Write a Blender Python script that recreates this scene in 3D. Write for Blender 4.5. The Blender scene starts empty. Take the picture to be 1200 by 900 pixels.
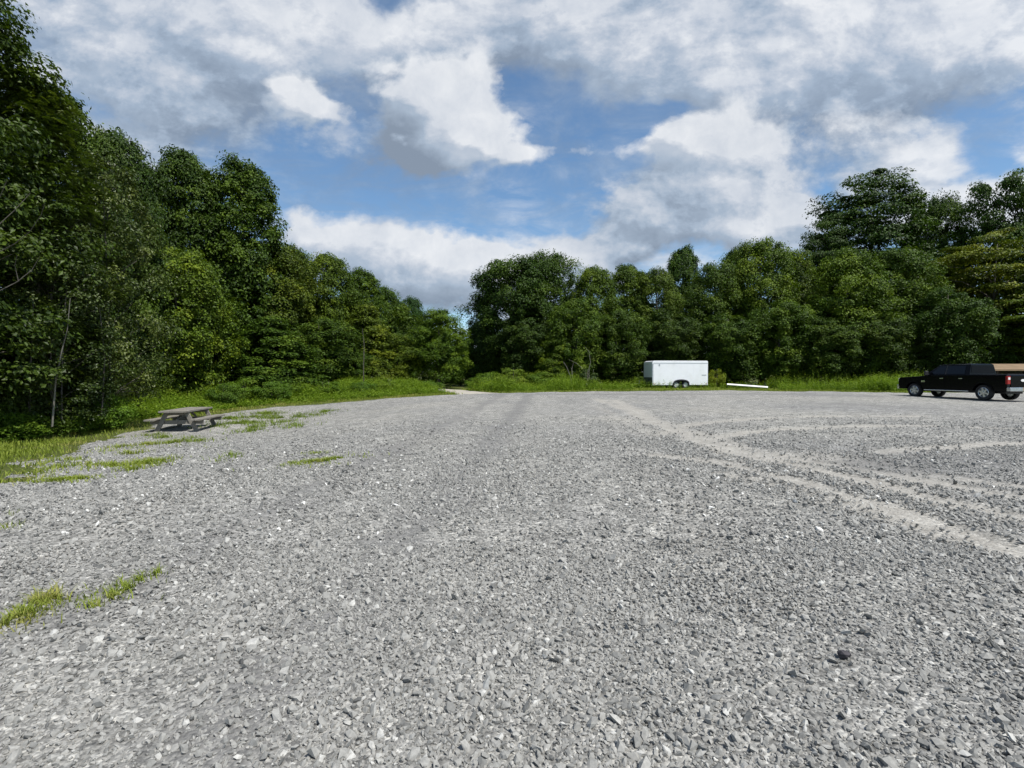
import bpy, bmesh, math, random
import numpy as np
from mathutils import Vector, Matrix

R = math.radians
C = bpy.context.scene.collection
SC = bpy.context.scene
F, PX0, PY0, CAMH = 600.0, 600.0, 437.0, 1.6      # lens of the photo in its own pixels, horizon row, eye height
SUN_AZ, SUN_EL = math.atan2(0.72, -0.60), R(59)     # azimuth from +Y towards +X

# ------------------------------------------------------------------ helpers
def sstep(a, b, x):
    t = np.clip((np.asarray(x, float) - a) / (b - a), 0, 1)
    return t * t * (3 - 2 * t)

_rng0 = np.random.RandomState(7)
_grid = _rng0.rand(256, 256)
def vnoise(x, y, s=1.0, o=0):
    x = np.asarray(x, float) * s + 37.3 + o * 11.7; y = np.asarray(y, float) * s + 91.1 + o * 5.3
    xi = np.floor(x).astype(int); yi = np.floor(y).astype(int)
    fx = x - xi; fy = y - yi
    fx = fx * fx * (3 - 2 * fx); fy = fy * fy * (3 - 2 * fy)
    g = lambda a, b: _grid[a % 256, b % 256]
    return (g(xi, yi) * (1 - fx) * (1 - fy) + g(xi + 1, yi) * fx * (1 - fy) + g(xi, yi + 1) * (1 - fx) * fy + g(xi + 1, yi + 1) * fx * fy)

def terrain(x, y):
    x = np.asarray(x, float); y = np.asarray(y, float)
    z = 0.21 * sstep(16, 46, y)
    z = z - 0.55 * sstep(-1.5, -11, x) * sstep(4, 17, y) * (1 - sstep(20, 42, y))
    z = z + 0.05 * (vnoise(x, y, 0.33) - 0.5) + 0.03 * (vnoise(x, y, 1.1, 3) - 0.5)
    return z

def tz(x, y): return float(terrain(x, y))

def ground(px, py):
    """point of the ground seen at this place of the photo"""
    d = 1.5
    for _ in range(4000):
        x = (px - PX0) / F * d; z = CAMH - (py - PY0) / F * d
        if z <= tz(x, d): break
        d += 0.02 + d * 0.001
    return (x, d)

def link(o, parent=None):
    C.objects.link(o)
    if parent: o.parent = parent
    return o

def tag(o, label=None, cat=None, group=None, kind=None):
    if label: o['label'] = label
    if cat: o['category'] = cat
    if group: o['group'] = group
    if kind: o['kind'] = kind
    return o

def empty(name, loc=(0, 0, 0), rz=0.0):
    o = bpy.data.objects.new(name, None); o.empty_display_size = 0.3
    o.location = loc; o.rotation_euler = (0, 0, rz)
    return link(o)

def np_data(name, V, quads=None, tris=None, attrs=None, mats=(), smooth=False):
    me = bpy.data.meshes.new(name)
    V = np.asarray(V, np.float32)
    nq = 0 if quads is None else len(quads); nt = 0 if tris is None else len(tris)
    me.vertices.add(len(V)); me.vertices.foreach_set('co', V.ravel())
    me.loops.add(nq * 4 + nt * 3); me.polygons.add(nq + nt)
    li = []
    if nq: li.append(np.asarray(quads, np.int32).ravel())
    if nt: li.append(np.asarray(tris, np.int32).ravel())
    me.loops.foreach_set('vertex_index', np.concatenate(li))
    me.polygons.foreach_set('loop_start', np.concatenate([np.arange(nq) * 4, nq * 4 + np.arange(nt) * 3]).astype(np.int32))
    me.polygons.foreach_set('use_smooth', np.full(nq + nt, bool(smooth)))
    for k, v in (attrs or {}).items():
        a = me.attributes.new(k, 'FLOAT', 'POINT'); a.data.foreach_set('value', np.asarray(v, np.float32))
    me.update(calc_edges=True)
    for m in mats: me.materials.append(m)
    return me

class MB:
    """collects shapes, links them as ONE mesh"""
    def __init__(s): s.bm = bmesh.new()
    def box(s, c, size, rot=None):
        m = Matrix.Translation(c)
        if rot: m = m @ rot.to_4x4()
        bmesh.ops.create_cube(s.bm, size=1, matrix=m @ Matrix.Diagonal((*size, 1)))
        return s
    def prism(s, pts, y0, y1):
        """profile in x,z pushed along y"""
        a = [s.bm.verts.new((p[0], y0, p[1])) for p in pts]; b = [s.bm.verts.new((p[0], y1, p[1])) for p in pts]
        n = len(pts)
        s.bm.faces.new(a); s.bm.faces.new(b[::-1])
        for i in range(n): s.bm.faces.new((a[(i + 1) % n], a[i], b[i], b[(i + 1) % n]))
        return s
    def hull(s, pts):
        vs = [s.bm.verts.new(p) for p in pts]
        bmesh.ops.convex_hull(s.bm, input=vs); return s
    def poly(s, pts):
        s.bm.faces.new([s.bm.verts.new(p) for p in pts]); return s
    def slab(s, pts, t):
        """polygon thickened by vector t"""
        a = [s.bm.verts.new(p) for p in pts]; b = [s.bm.verts.new(Vector(p) + Vector(t)) for p in pts]
        n = len(pts); s.bm.faces.new(a[::-1]); s.bm.faces.new(b)
        for i in range(n): s.bm.faces.new((a[i], a[(i + 1) % n], b[(i + 1) % n], b[i]))
        return s
    def tube(s, pts, rad, seg=8):
        rings = []
        pts = [Vector(p) for p in pts]
        for i, p in enumerate(pts):
            d = (pts[min(i + 1, len(pts) - 1)] - pts[max(i - 1, 0)]).normalized()
            u = d.cross(Vector((0, 0, 1)) if abs(d.z) < .9 else Vector((1, 0, 0))).normalized(); w = d.cross(u)
            r = rad[i] if hasattr(rad, '__len__') else rad
            rings.append([s.bm.verts.new(p + (u * math.cos(k * 2 * math.pi / seg) + w * math.sin(k * 2 * math.pi / seg)) * r) for k in range(seg)])
        for a, b in zip(rings, rings[1:]):
            for k in range(seg): s.bm.faces.new((a[k], a[(k + 1) % seg], b[(k + 1) % seg], b[k]))
        s.bm.faces.new(rings[0][::-1]); s.bm.faces.new(rings[-1]); return s
    def lathe(s, prof, c, seg=28):
        """profile (radius, offset along y) turned about the y axis through c"""
        rings = [[s.bm.verts.new((c[0] + r * math.cos(a), c[1] + o, c[2] + r * math.sin(a))) for a in [k * 2 * math.pi / seg for k in range(seg)]] for r, o in prof]
        for a, b in zip(rings, rings[1:]):
            for k in range(seg): s.bm.faces.new((a[k], a[(k + 1) % seg], b[(k + 1) % seg], b[k]))
        return s
    def build(s, name, mat, parent=None, bevel=0.0, smooth=False):
        bmesh.ops.recalc_face_normals(s.bm, faces=s.bm.faces)
        me = bpy.data.meshes.new(name); s.bm.to_mesh(me); s.bm.free()
        me.materials.append(mat)
        if smooth or bevel:
            for p in me.polygons: p.use_smooth = True
        o = bpy.data.objects.new(name, me); link(o, parent)
        if bevel:
            b = o.modifiers.new('bevel', 'BEVEL'); b.width = bevel; b.segments = 2; b.limit_method = 'ANGLE'; b.angle_limit = R(35); b.harden_normals = True
        if smooth and not bevel:
            me.set_sharp_from_angle(angle=R(40))
        return o

# ------------------------------------------------------------------ materials
class NT:
    """small node builder"""
    def __init__(s, tree): s.t = tree; s.n = tree.nodes; s.l = tree.links
    def new(s, typ, **kw):
        n = s.n.new(typ)
        for k, v in kw.items(): setattr(n, k, v)
        return n
    def put(s, inp, v):
        if isinstance(v, bpy.types.NodeSocket): s.l.new(v, inp)
        elif v is not None: inp.default_value = v
    def math(s, op, a, b=None, c=None, clamp=False):
        n = s.new('ShaderNodeMath', operation=op, use_clamp=clamp)
        for i, v in enumerate((a, b, c)): s.put(n.inputs[i], v)
        return n.outputs[0]
    def vmath(s, op, a, b=None):
        n = s.new('ShaderNodeVectorMath', operation=op); s.put(n.inputs[0], a); s.put(n.inputs[1], b); return n.outputs[0]
    def noise(s, vec, scale, detail=4, rough=.55, dist=0.0, out='Fac'):
        n = s.new('ShaderNodeTexNoise'); s.put(n.inputs['Vector'], vec); n.inputs['Scale'].default_value = scale
        n.inputs['Detail'].default_value = detail; n.inputs['Roughness'].default_value = rough; n.inputs['Distortion'].default_value = dist
        return n.outputs[out]
    def vor(s, vec, scale, feature='F1', out='Distance', rand=1.0):
        n = s.new('ShaderNodeTexVoronoi', feature=feature); s.put(n.inputs['Vector'], vec); n.inputs['Scale'].default_value = scale
        n.inputs['Randomness'].default_value = rand
        return n.outputs[out]
    def ramp(s, fac, stops, interp='LINEAR'):
        n = s.new('ShaderNodeValToRGB'); n.color_ramp.interpolation = interp; e = n.color_ramp.elements
        while len(e) < len(stops): e.new(.5)
        for el, (p, c) in zip(e, stops): el.position = p; el.color = (*c, 1) if hasattr(c, '__len__') else (c, c, c, 1)
        s.put(n.inputs[0], fac); return n.outputs[0]
    def remap(s, v, a, b, c, d, smooth=False):
        n = s.new('ShaderNodeMapRange', interpolation_type='SMOOTHSTEP' if smooth else 'LINEAR')
        s.put(n.inputs[0], v)
        for i, q in enumerate((a, b, c, d)): s.put(n.inputs[1 + i], q)
        return n.outputs[0]
    def mix(s, fac, a, b, blend='MIX'):
        n = s.new('ShaderNodeMix', data_type='RGBA', blend_type=blend); s.put(n.inputs[0], fac)
        for i, v in ((6, a), (7, b)):
            if isinstance(v, tuple) and len(v) == 3: v = (*v, 1)
            s.put(n.inputs[i], v)
        return n.outputs[2]
    def attr(s, name): return s.new('ShaderNodeAttribute', attribute_name=name).outputs['Fac']
    def obj(s): return s.new('ShaderNodeTexCoord').outputs['Object']
    def bump(s, h, strength=.5, dist=.02, normal=None):
        n = s.new('ShaderNodeBump'); n.inputs['Strength'].default_value = strength; n.inputs['Distance'].default_value = dist
        s.put(n.inputs['Height'], h); s.put(n.inputs['Normal'], normal); return n.outputs[0]

def material(name):
    m = bpy.data.materials.new(name); m.use_nodes = True
    b = m.node_tree.nodes['Principled BSDF']
    return m, NT(m.node_tree), b

def paint(name, col, rough=.4, metal=0.0, spec=.5, coat=0.0, var=.08, scale=6.0, dirt=None):
    m, t, b = material(name)
    n = t.noise(t.obj(), scale, 5, .6)
    c = t.mix(t.remap(n, .3, .7, 0, 1), tuple(v * (1 - var) for v in col), tuple(min(1, v * (1 + var)) for v in col))
    if dirt:
        c = t.mix(t.remap(t.noise(t.obj(), scale * .6, 6, .7), .5, .8, 0, .6), c, dirt)
    t.put(b.inputs['Base Color'], c)
    t.put(b.inputs['Roughness'], t.remap(n, .3, .7, rough * .85, min(1, rough * 1.15)))
    b.inputs['Metallic'].default_value = metal; b.inputs['Specular IOR Level'].default_value = spec
    b.inputs['Coat Weight'].default_value = coat; b.inputs['Coat Roughness'].default_value = .06
    return m

def leaf_mat(name, dark, light, hue2, trans=.22, rough=.5, spec=.35):
    """leaf colour varies leaf by leaf ('shade'), clump by clump ('clump') and tree by tree (object colour)"""
    m, t, b = material(name)
    c = t.mix(t.attr('shade'), dark, light)
    c = t.mix(t.remap(t.attr('clump'), .55, 1, 0, .7), c, hue2)
    oi = t.new('ShaderNodeObjectInfo')
    c = t.mix(1.0, c, oi.outputs['Color'], 'MULTIPLY')
    t.put(b.inputs['Base Color'], c)
    b.inputs['Roughness'].default_value = rough; b.inputs['Specular IOR Level'].default_value = spec
    tr = t.new('ShaderNodeBsdfTranslucent'); t.put(tr.inputs['Color'], t.mix(1.0, c, (1.15, 1.25, .5), 'MULTIPLY'))
    mx = t.new('ShaderNodeMixShader'); mx.inputs[0].default_value = trans
    t.l.new(b.outputs[0], mx.inputs[1]); t.l.new(tr.outputs[0], mx.inputs[2])
    t.l.new(mx.outputs[0], t.n['Material Output'].inputs['Surface'])
    return m

def bark_mat(name, a, b_, scale=5):
    m, t, b = material(name)
    mp = t.new('ShaderNodeMapping'); t.put(mp.inputs[0], t.obj()); mp.inputs['Scale'].default_value = (1, 1, .22)
    n = t.noise(mp.outputs[0], scale, 7, .68)
    t.put(b.inputs['Base Color'], t.ramp(n, [(.3, a), (.68, b_)])); b.inputs['Roughness'].default_value = .92
    b.inputs['Specular IOR Level'].default_value = .15
    t.put(b.inputs['Normal'], t.bump(n, .7, .03)); return m

def gravel_material():
    m, t, b = material('crushed_limestone')
    o = t.obj()
    d1 = t.vor(o, 32, out='Distance'); c1 = t.vor(o, 32, out='Color')
    c2 = t.vor(o, 58, out='Color'); d2 = t.vor(o, 58, out='Distance')
    c3 = t.vor(o, 9.0, out='Color')
    s1 = t.new('ShaderNodeSeparateColor'); t.put(s1.inputs[0], c1)
    s2 = t.new('ShaderNodeSeparateColor'); t.put(s2.inputs[0], c2)
    s3 = t.new('ShaderNodeSeparateColor'); t.put(s3.inputs[0], c3)
    val = t.math('ADD', t.math('MULTIPLY', s1.outputs[0], .55), t.math('MULTIPLY', s2.outputs[0], .45))
    col = t.ramp(val, [(.05, (.078, .077, .073)), (.4, (.20, .195, .181)), (.66, (.30, .291, .268)), (.95, (.48, .468, .43))])
    # loose clods and bare spots a hand or two across
    mid = t.noise(o, 2.6, 6, .72)
    col = t.mix(1.0, col, t.ramp(mid, [(.3, .58), (.5, .98), (.72, 1.4)]), 'MULTIPLY')
    col = t.mix(1.0, col, t.remap(s3.outputs[1], 0, 1, .86, 1.14), 'MULTIPLY')
    big = t.noise(o, .16, 4, .6, .4)
    col = t.mix(1.0, col, t.ramp(big, [(.3, (.82, .83, .86)), (.52, (1, 1, 1)), (.72, (1.1, 1.09, 1.06))]), 'MULTIPLY')
    # packed fines in the wheel tracks
    dn = t.math('ADD', t.attr('track'), t.math('MULTIPLY', t.math('SUBTRACT', t.noise(o, 1.6, 6, .7), .5), .75))
    dm = t.remap(dn, .05, 1.05, 0, .58, True)
    fines = t.mix(t.noise(o, 30, 3, .7), (.285, .264, .228), (.44, .411, .362))
    fines = t.mix(t.remap(s2.outputs[1], .6, 1, 0, .6), fines, col)
    col = t.mix(dm, col, fines)
    # damp, darker worn lanes
    wl = t.remap(t.math('ADD', t.attr('worn'), t.math('MULTIPLY', t.math('SUBTRACT', t.noise(o, 1.1, 5, .7), .5), .8)), .25, .9, 0, 1, True)
    col = t.mix(t.math('MULTIPLY', wl, .72), col, (.15, .147, .143))
    t.put(b.inputs['Base Color'], col)
    b.inputs['Roughness'].default_value = .88; b.inputs['Specular IOR Level'].default_value = .25
    h = t.math('ADD', t.math('MULTIPLY', d1, -1.0), t.math('MULTIPLY', d2, -.45))
    h = t.math('ADD', h, t.math('MULTIPLY', mid, .3))
    h = t.math('MULTIPLY', h, t.math('SUBTRACT', 1.0, t.math('MULTIPLY', dm, .6)))
    t.put(b.inputs['Normal'], t.bump(h, .65, .022))
    return m

def soil_material():
    m, t, b = material('verge_soil')
    o = t.obj()
    n = t.noise(o, 1.8, 8, .7); n2 = t.noise(o, 14, 5, .7)
    c = t.ramp(n, [(.3, (.05, .062, .018)), (.5, (.075, .095, .022)), (.66, (.13, .115, .055)), (.8, (.2, .17, .115))])
    c = t.mix(1.0, c, t.ramp(n2, [(.3, .6), (.7, 1.25)]), 'MULTIPLY')
    t.put(b.inputs['Base Color'], c); b.inputs['Roughness'].default_value = .95; b.inputs['Specular IOR Level'].default_value = .1
    t.put(b.inputs['Normal'], t.bump(n2, .8, .05)); return m

def path_material():
    m, t, b = material('pale_dirt'); o = t.obj(); n = t.noise(o, 5, 7, .7)
    t.put(b.inputs['Base Color'], t.ramp(n, [(.3, (.27, .24, .2)), (.7, (.43, .4, .34))])); b.inputs['Roughness'].default_value = .95
    t.put(b.inputs['Normal'], t.bump(n, .6, .05)); return m

def stone_material():
    m, t, b = material('loose_stone'); o = t.obj()
    c = t.ramp(t.attr('shade'), [(0, (.085, .085, .083)), (.35, (.205, .202, .189)), (.75, (.315, .307, .285)), (.93, (.44, .432, .405)), (1, (.64, .63, .595))])
    c = t.mix(1.0, c, t.ramp(t.noise(o, 60, 4, .7), [(.3, .78), (.7, 1.18)]), 'MULTIPLY')
    t.put(b.inputs['Base Color'], c); b.inputs['Roughness'].default_value = .8; b.inputs['Specular IOR Level'].default_value = .3
    return m

def wood_material():
    m, t, b = material('weathered_wood'); o = t.obj()
    mp = t.new('ShaderNodeMapping'); t.put(mp.inputs[0], o); mp.inputs['Scale'].default_value = (9, .6, 9)
    n = t.noise(mp.outputs[0], 4, 8, .7)
    c = t.ramp(n, [(.28, (.075, .066, .054)), (.5, (.19, .175, .15)), (.72, (.33, .315, .28))])
    c = t.mix(t.remap(t.noise(o, 2.2, 4, .6), .5, .75, 0, .55), c, (.17, .15, .12))
    t.put(b.inputs['Base Color'], c); b.inputs['Roughness'].default_value = .85; b.inputs['Specular IOR Level'].default_value = .2
    t.put(b.inputs['Normal'], t.bump(n, .5, .01)); return m

M = {}
M['gravel'] = gravel_material(); M['soil'] = soil_material(); M['path'] = path_material(); M['stone'] = stone_material()
M['wood'] = wood_material()
M['leaf'] = leaf_mat('broad_leaf', (.015, .030, .004), (.096, .150, .012), (.175, .222, .018), .21, .55, .2)
M['leaf_near'] = leaf_mat('locust_leaf', (.020, .036, .005), (.096, .140, .012), (.155, .190, .016), .27, .5, .25)
M['leaf_pale'] = leaf_mat('pale_leaf', (.018, .032, .005), (.080, .112, .016), (.15, .175, .04), .22, .45, .3)
M['grass'] = leaf_mat('grass_blade', (.125, .17, .022), (.26, .31, .045), (.37, .33, .11), .32, .6, .2)
M['weed'] = leaf_mat('weed_leaf', (.064, .115, .012), (.155, .23, .024), (.215, .265, .036), .32, .55, .22)
M['bark'] = bark_mat('grey_bark', (.05, .043, .036), (.17, .155, .135))
M['pale_bark'] = bark_mat('pale_bark', (.12, .11, .095), (.29, .27, .23), 3)
M['white'] = paint('white_aluminium', (.80, .81, .83), .38, 0, .5, .2, .04, 1.5, (.66, .66, .64))
M['trim'] = paint('grey_trim', (.42, .44, .46), .4, .3)
M['guard'] = paint('dark_stone_guard', (.11, .13, .13), .5, .4)
M['vnose'] = paint('white_nose_panel', (.72, .75, .76), .42, 0, .5, .2, .03)
M['dark'] = paint('black_plastic', (.018, .018, .02), .55)
M['rubber'] = paint('tyre_rubber', (.022, .022, .023), .8, 0, .3)
M['rim_white'] = paint('white_rim', (.72, .72, .70), .4)
M['black_paint'] = paint('black_paint', (.002, .002, .003), .2, 0, .1, .08, .1)
M['chrome'] = paint('chrome', (.72, .73, .75), .16, 1.0)
M['dull_chrome'] = paint('bumper_chrome', (.55, .58, .60), .3, 1.0)
M['glass'] = paint('tinted_glass', (.003, .005, .008), .12, 0, .28)
M['dim_reflection'] = paint('dim_reflection_glass', (.003, .003, .004), .35, 0, .1)  # same glass with reflection cut down, standing in for dark trees mirrored in it
M['red'] = paint('red_lens', (.28, .012, .012), .2)
M['clear'] = paint('clear_lens', (.75, .74, .72), .15)
M['amber'] = paint('amber_lens', (.6, .18, .02), .25)
M['plate'] = paint('tan_plate', (.58, .40, .24), .45)
M['blue'] = paint('blue_badge', (.02, .05, .2), .3)
M['tan_roof'] = paint('tan_roof_sheet', (.215, .15, .09), .6, 0, .3, 0, .18, 1.5, (.15, .105, .065))
M['dark_wood'] = paint('dark_wood', (.045, .035, .027), .8, 0, .2, 0, .25)
M['white_board'] = paint('white_board', (.82, .81, .78), .5, 0, .4, 0, .05, 4, (.6, .58, .53))
M['dark_stone'] = paint('dark_stone', (.05, .045, .05), .75, 0, .3, 0, .4, 25)

# ------------------------------------------------------------------ the lot, its edge and its tracks
edge_px = [(0, 562), (40, 545), (100, 523), (150, 508), (190, 494), (245, 487), (300, 480), (345, 476), (400, 472), (445, 468.5), (490, 465), (530, 462.6), (600, 461.2),
           (680, 459.6), (750, 458.6), (860, 458.0), (960, 459.2), (1060, 461.0)]
edge = [(-9, -30), (-7.6, -8), (-7.0, 2), (-7.4, 5.5)] + [ground(*p) for p in edge_px] + [(31, 36.5), (38, 38), (50, 36), (60, 28), (62, -30)]
EDGE = np.array(edge)

def seg_dist(P, poly, closed):
    best = np.full(len(P), 1e9); n = len(poly)
    for i in range(n if closed else n - 1):
        a = np.asarray(poly[i]); b = np.asarray(poly[(i + 1) % n]); ab = b - a
        t = np.clip(((P - a) @ ab) / max(ab @ ab, 1e-9), 0, 1)
        best = np.minimum(best, np.linalg.norm(P - (a + t[:, None] * ab), axis=1))
    return best

def inside(P, poly):
    res = np.zeros(len(P), bool); n = len(poly); x, y = P[:, 0], P[:, 1]
    for i in range(n):
        x1, y1 = poly[i]; x2, y2 = poly[(i + 1) % n]
        c = (y1 > y) != (y2 > y)
        with np.errstate(divide='ignore', invalid='ignore'):
            xi = (x2 - x1) * (y - y1) / (y2 - y1 + 1e-12) + x1
        res ^= c & (x < xi)
    return res

def lot_sd(P):
    """metres inside the lot's edge (negative outside), ragged"""
    d = seg_dist(P, EDGE, True); d = np.where(inside(P, EDGE), d, -d)
    return d + 0.9 * (vnoise(P[:, 0], P[:, 1], .8, 5) - .5) + 0.5 * (vnoise(P[:, 0], P[:, 1], 2.7, 6) - .5)

def grid(xs, ys):
    X, Y = np.meshgrid(xs, ys); P = np.stack([X.ravel(), Y.ravel()], 1)
    nx = len(xs); i = np.arange(len(ys) - 1)[:, None] * nx + np.arange(nx - 1)[None, :]
    q = np.stack([i, i + 1, i + nx + 1, i + nx], -1).reshape(-1, 4)
    return P, q

# ground: one sheet to the horizon, finer near the lot
xs = np.concatenate([[-4000, -1500, -500, -200, -110], np.arange(-70, 80.1, 1.5), [120, 200, 500, 1500, 4000]])
ys = np.concatenate([[-4000, -1000, -200, -80, -40], np.arange(-20, 90.1, 1.5), [130, 200, 500, 1500, 4000]])
P, q = grid(xs, ys)
o = link(bpy.data.objects.new('ground', np_data('ground', np.c_[P, terrain(P[:, 0], P[:, 1])], q, mats=[M['soil']], smooth=True)))
tag(o, kind='structure')

tracks = [  # (photo polyline, half width m, strength)
    ([(700, 468), (740, 484), (790, 507), (870, 532), (1000, 552), (1200, 588), (1300, 606)], .30, .95),
    ([(745, 484), (800, 505), (880, 528), (1000, 546), (1200, 575), (1300, 590)], .22, .8),
    ([(690, 474), (770, 508), (860, 540), (1000, 565), (1200, 605)], .22, .6),
    ([(720, 470), (830, 524), (950, 552), (1100, 590), (1200, 612), (1320, 640)], .38, 1.0),
    ([(775, 512), (800, 501), (830, 496.5), (900, 491), (1000, 489), (1080, 489)], .38, .95),
    ([(822, 519), (850, 513), (900, 506), (960, 503), (1020, 501), (1100, 501), (1200, 505), (1300, 509)], .38, .95),
    ([(1040, 534), (1075, 529), (1120, 526), (1200, 522), (1300, 520)], .36, .9),
    ([(775, 537), (850, 546), (930, 566), (1000, 588), (1060, 606), (1200, 655)], .30, .95),
    ([(860, 560), (1000, 596), (1130, 640)], .3, .7),
    ([(900, 538), (960, 540), (1010, 545)], .9, .8),
    ([(720, 490), (745, 500), (765, 512)], .8, .6),
    ([(600, 463), (560, 480), (480, 520), (330, 600), (120, 720)], .4, .35),
    ([(560, 464), (470, 485), (380, 515), (200, 590), (0, 680)], .4, .35),
    ([(700, 475), (740, 520), (800, 600), (870, 700)], .5, .3),
]
worn = [
    ([(620, 463), (600, 490), (560, 540), (470, 640), (330, 800), (240, 900)], .55, .8),
    ([(590, 463), (540, 490), (440, 540), (250, 640), (60, 740)], .5, .7),
    ([(1050, 548), (1130, 540), (1250, 540)], 1.1, 1.0),
    ([(960, 474), (1100, 480), (1300, 488)], 1.6, .6),
    ([(640, 463), (760, 463), (900, 463), (1040, 466)], 1.6, .7),
    ([(650, 520), (700, 640), (760, 800)], .5, .45),
]
def lanes(P, rows):
    v = np.zeros(len(P))
    for pl, w, s in rows:
        g = [ground(*p) for p in pl]
        d = seg_dist(P, g, False) + .25 * (vnoise(P[:, 0], P[:, 1], 1.3, 8) - .5)
        v = np.maximum(v, s * np.exp(-(d / w) ** 2))
    return v
xs = np.concatenate([np.arange(-16, 32, .2), np.arange(32, 64, .8)]); ys = np.concatenate([np.arange(-30, 0, 1.), np.arange(0, 46, .2)])
P, q = grid(xs, ys); sd = lot_sd(P)
keep = (sd[q] > -.4).any(1); q = q[keep]
use = np.unique(q); idx = np.full(len(P), -1); idx[use] = np.arange(len(use)); P = P[use]; q = idx[q]; sd = sd[use]
TR = lanes(P, tracks); WN = lanes(P, worn)
rut = -.025 * TR
Z = terrain(P[:, 0], P[:, 1]) + .05 * sstep(-.15, .35, sd) - .06 * sstep(.05, -.4, sd) + rut
o = link(bpy.data.objects.new('gravel_lot', np_data('gravel_lot', np.c_[P, Z], q, attrs={'track': TR, 'worn': WN}, mats=[M['gravel']], smooth=True)))
tag(o, kind='structure')
def lot_z(x, y):
    x = np.atleast_1d(np.asarray(x, float)); y = np.atleast_1d(np.asarray(y, float))
    s = lot_sd(np.c_[x, y]); return terrain(x, y) + .05 * sstep(-.15, .35, s) - .0 * s

# dirt path leaving the far side of the lot
pp = [ground(590, 462.5), ground(556, 461.2), ground(536, 459.2), ground(522, 457.2)]
pp += [(pp[-1][0] - 3.5, pp[-1][1] + 3.5), (pp[-1][0] - 9, pp[-1][1] + 7.5), (pp[-1][0] - 17, pp[-1][1] + 10)]
V = []; n = 60
pa = np.array(pp); tt = np.linspace(0, len(pa) - 1, n); cx = np.interp(tt, range(len(pa)), pa[:, 0]); cy = np.interp(tt, range(len(pa)), pa[:, 1])
dx = np.gradient(cx); dy = np.gradient(cy); ln = np.hypot(dx, dy); nx_, ny_ = -dy / ln, dx / ln
for k, w in enumerate((-1.3, -.6, 0, .6, 1.3)):
    ww = w * (1 + .35 * (vnoise(tt * 3, tt * 0 + k, 1, 2) - .5))
    X = cx + nx_ * ww; Y = cy + ny_ * ww
    V.append(np.c_[X, Y, terrain(X, Y) + .035 - .02 * abs(w)])
V = np.concatenate(V); q = np.array([(k * n + i, k * n + i + 1, (k + 1) * n + i + 1, (k + 1) * n + i) for k in range(4) for i in range(n - 1)])
tag(link(bpy.data.objects.new('dirt_path', np_data('dirt_path', V, q, mats=[M['path']], smooth=True))), kind='structure')

# ------------------------------------------------------------------ loose stones near the viewer
def make_stones():
    rg = np.random.RandomState(3)
    bm = bmesh.new(); bmesh.ops.create_icosphere(bm, subdivisions=1, radius=1)
    iv = np.array([v.co[:] for v in bm.verts]); it = np.array([[v.index for v in f.verts] for f in bm.faces]); bm.free()
    ov = np.array([(1, 0, 0), (-1, 0, 0), (0, 1, 0), (0, -1, 0), (0, 0, 1), (0, 0, -1)], float)
    ot = np.array([(0, 2, 4), (2, 1, 4), (1, 3, 4), (3, 0, 4), (2, 0, 5), (1, 2, 5), (3, 1, 5), (0, 3, 5)])
    VV, TT, SS = [], [], []; off = 0
    for (d0, d1, dens, rmin, med, base, tri) in ((1.0, 4.6, 4200, .005, .0084, iv, it), (4.6, 13.0, 1150, .008, .0115, iv, it), (9.0, 20.0, 210, .013, .0175, ov, ot)):
        w1 = d1 * 1.12 + .6
        rg = np.random.RandomState(int(d1 * 10)); n = int(dens * (d1 - d0) * 2 * w1)
        x = rg.uniform(-w1, w1, n); y = rg.uniform(d0, d1, n)
        ok = np.abs(x) < y * 1.1 + .6; x, y = x[ok], y[ok]
        Pn = np.c_[x, y]; sd = lot_sd(Pn); t = lanes(Pn, tracks); wn = lanes(Pn, worn)
        p = (.45 + .8 * sstep(.3, .65, vnoise(x, y, .9, 9))) * (1 - .95 * np.clip(t * 1.1, 0, 1)) ** 1.2 * (1 - .45 * wn) * sstep(-.3, .6, sd) * (sstep(20, 11.5, y) if d1 > 15 else np.where(y > 4.6, sstep(13.0, 6.5, y), 1))
        ok = rg.rand(len(x)) < p; x, y = x[ok], y[ok]; n = len(x)
        r = np.clip(med * np.exp(rg.normal(0, .45, n)), rmin, .032)
        big = rg.rand(n) < .004; r[big] *= 1.35
        k = len(base)
        lib = base[None] * rg.uniform(.66, 1.2, (40, k, 1)) + rg.normal(0, .15, (40, k, 3))
        v = lib[rg.randint(0, 40, n)] * np.stack([rg.uniform(.8, 1.4, n), rg.uniform(.7, 1.1, n), rg.uniform(.55, 1.0, n)], 1)[:, None, :]
        ax = rg.normal(0, .4, (n, 2)); yaw = rg.uniform(0, 6.28, n)
        v[..., 2] += v[..., 0] * ax[:, :1] + v[..., 1] * ax[:, 1:]
        cs, sn = np.cos(yaw)[:, None], np.sin(yaw)[:, None]
        v = np.stack([v[..., 0] * cs - v[..., 1] * sn, v[..., 0] * sn + v[..., 1] * cs, v[..., 2]], -1) * r[:, None, None]
        v += np.stack([x, y, lot_z(x, y) + r * .22], 1)[:, None, :]
        VV.append(v.reshape(-1, 3)); TT.append((tri[None] + (np.arange(n) * k)[:, None, None]).reshape(-1, 3) + off); off += n * k
        s = np.clip(rg.normal(.5, .17, n), 0, .9); s[rg.rand(n) < .016] = rg.uniform(.9, 1)
        SS.append(np.repeat(s, k))
    me = np_data('gravel_stones', np.concatenate(VV), None, np.concatenate(TT), {'shade': np.concatenate(SS)}, [M['stone']])
    o = link(bpy.data.objects.new('gravel', me)); tag(o, 'loose grey crushed stones scattered over the lot', 'gravel', kind='stuff')
make_stones()

# ------------------------------------------------------------------ foliage geometry
def unit(v): return v / (np.linalg.norm(v, axis=-1, keepdims=True) + 1e-9)

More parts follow.
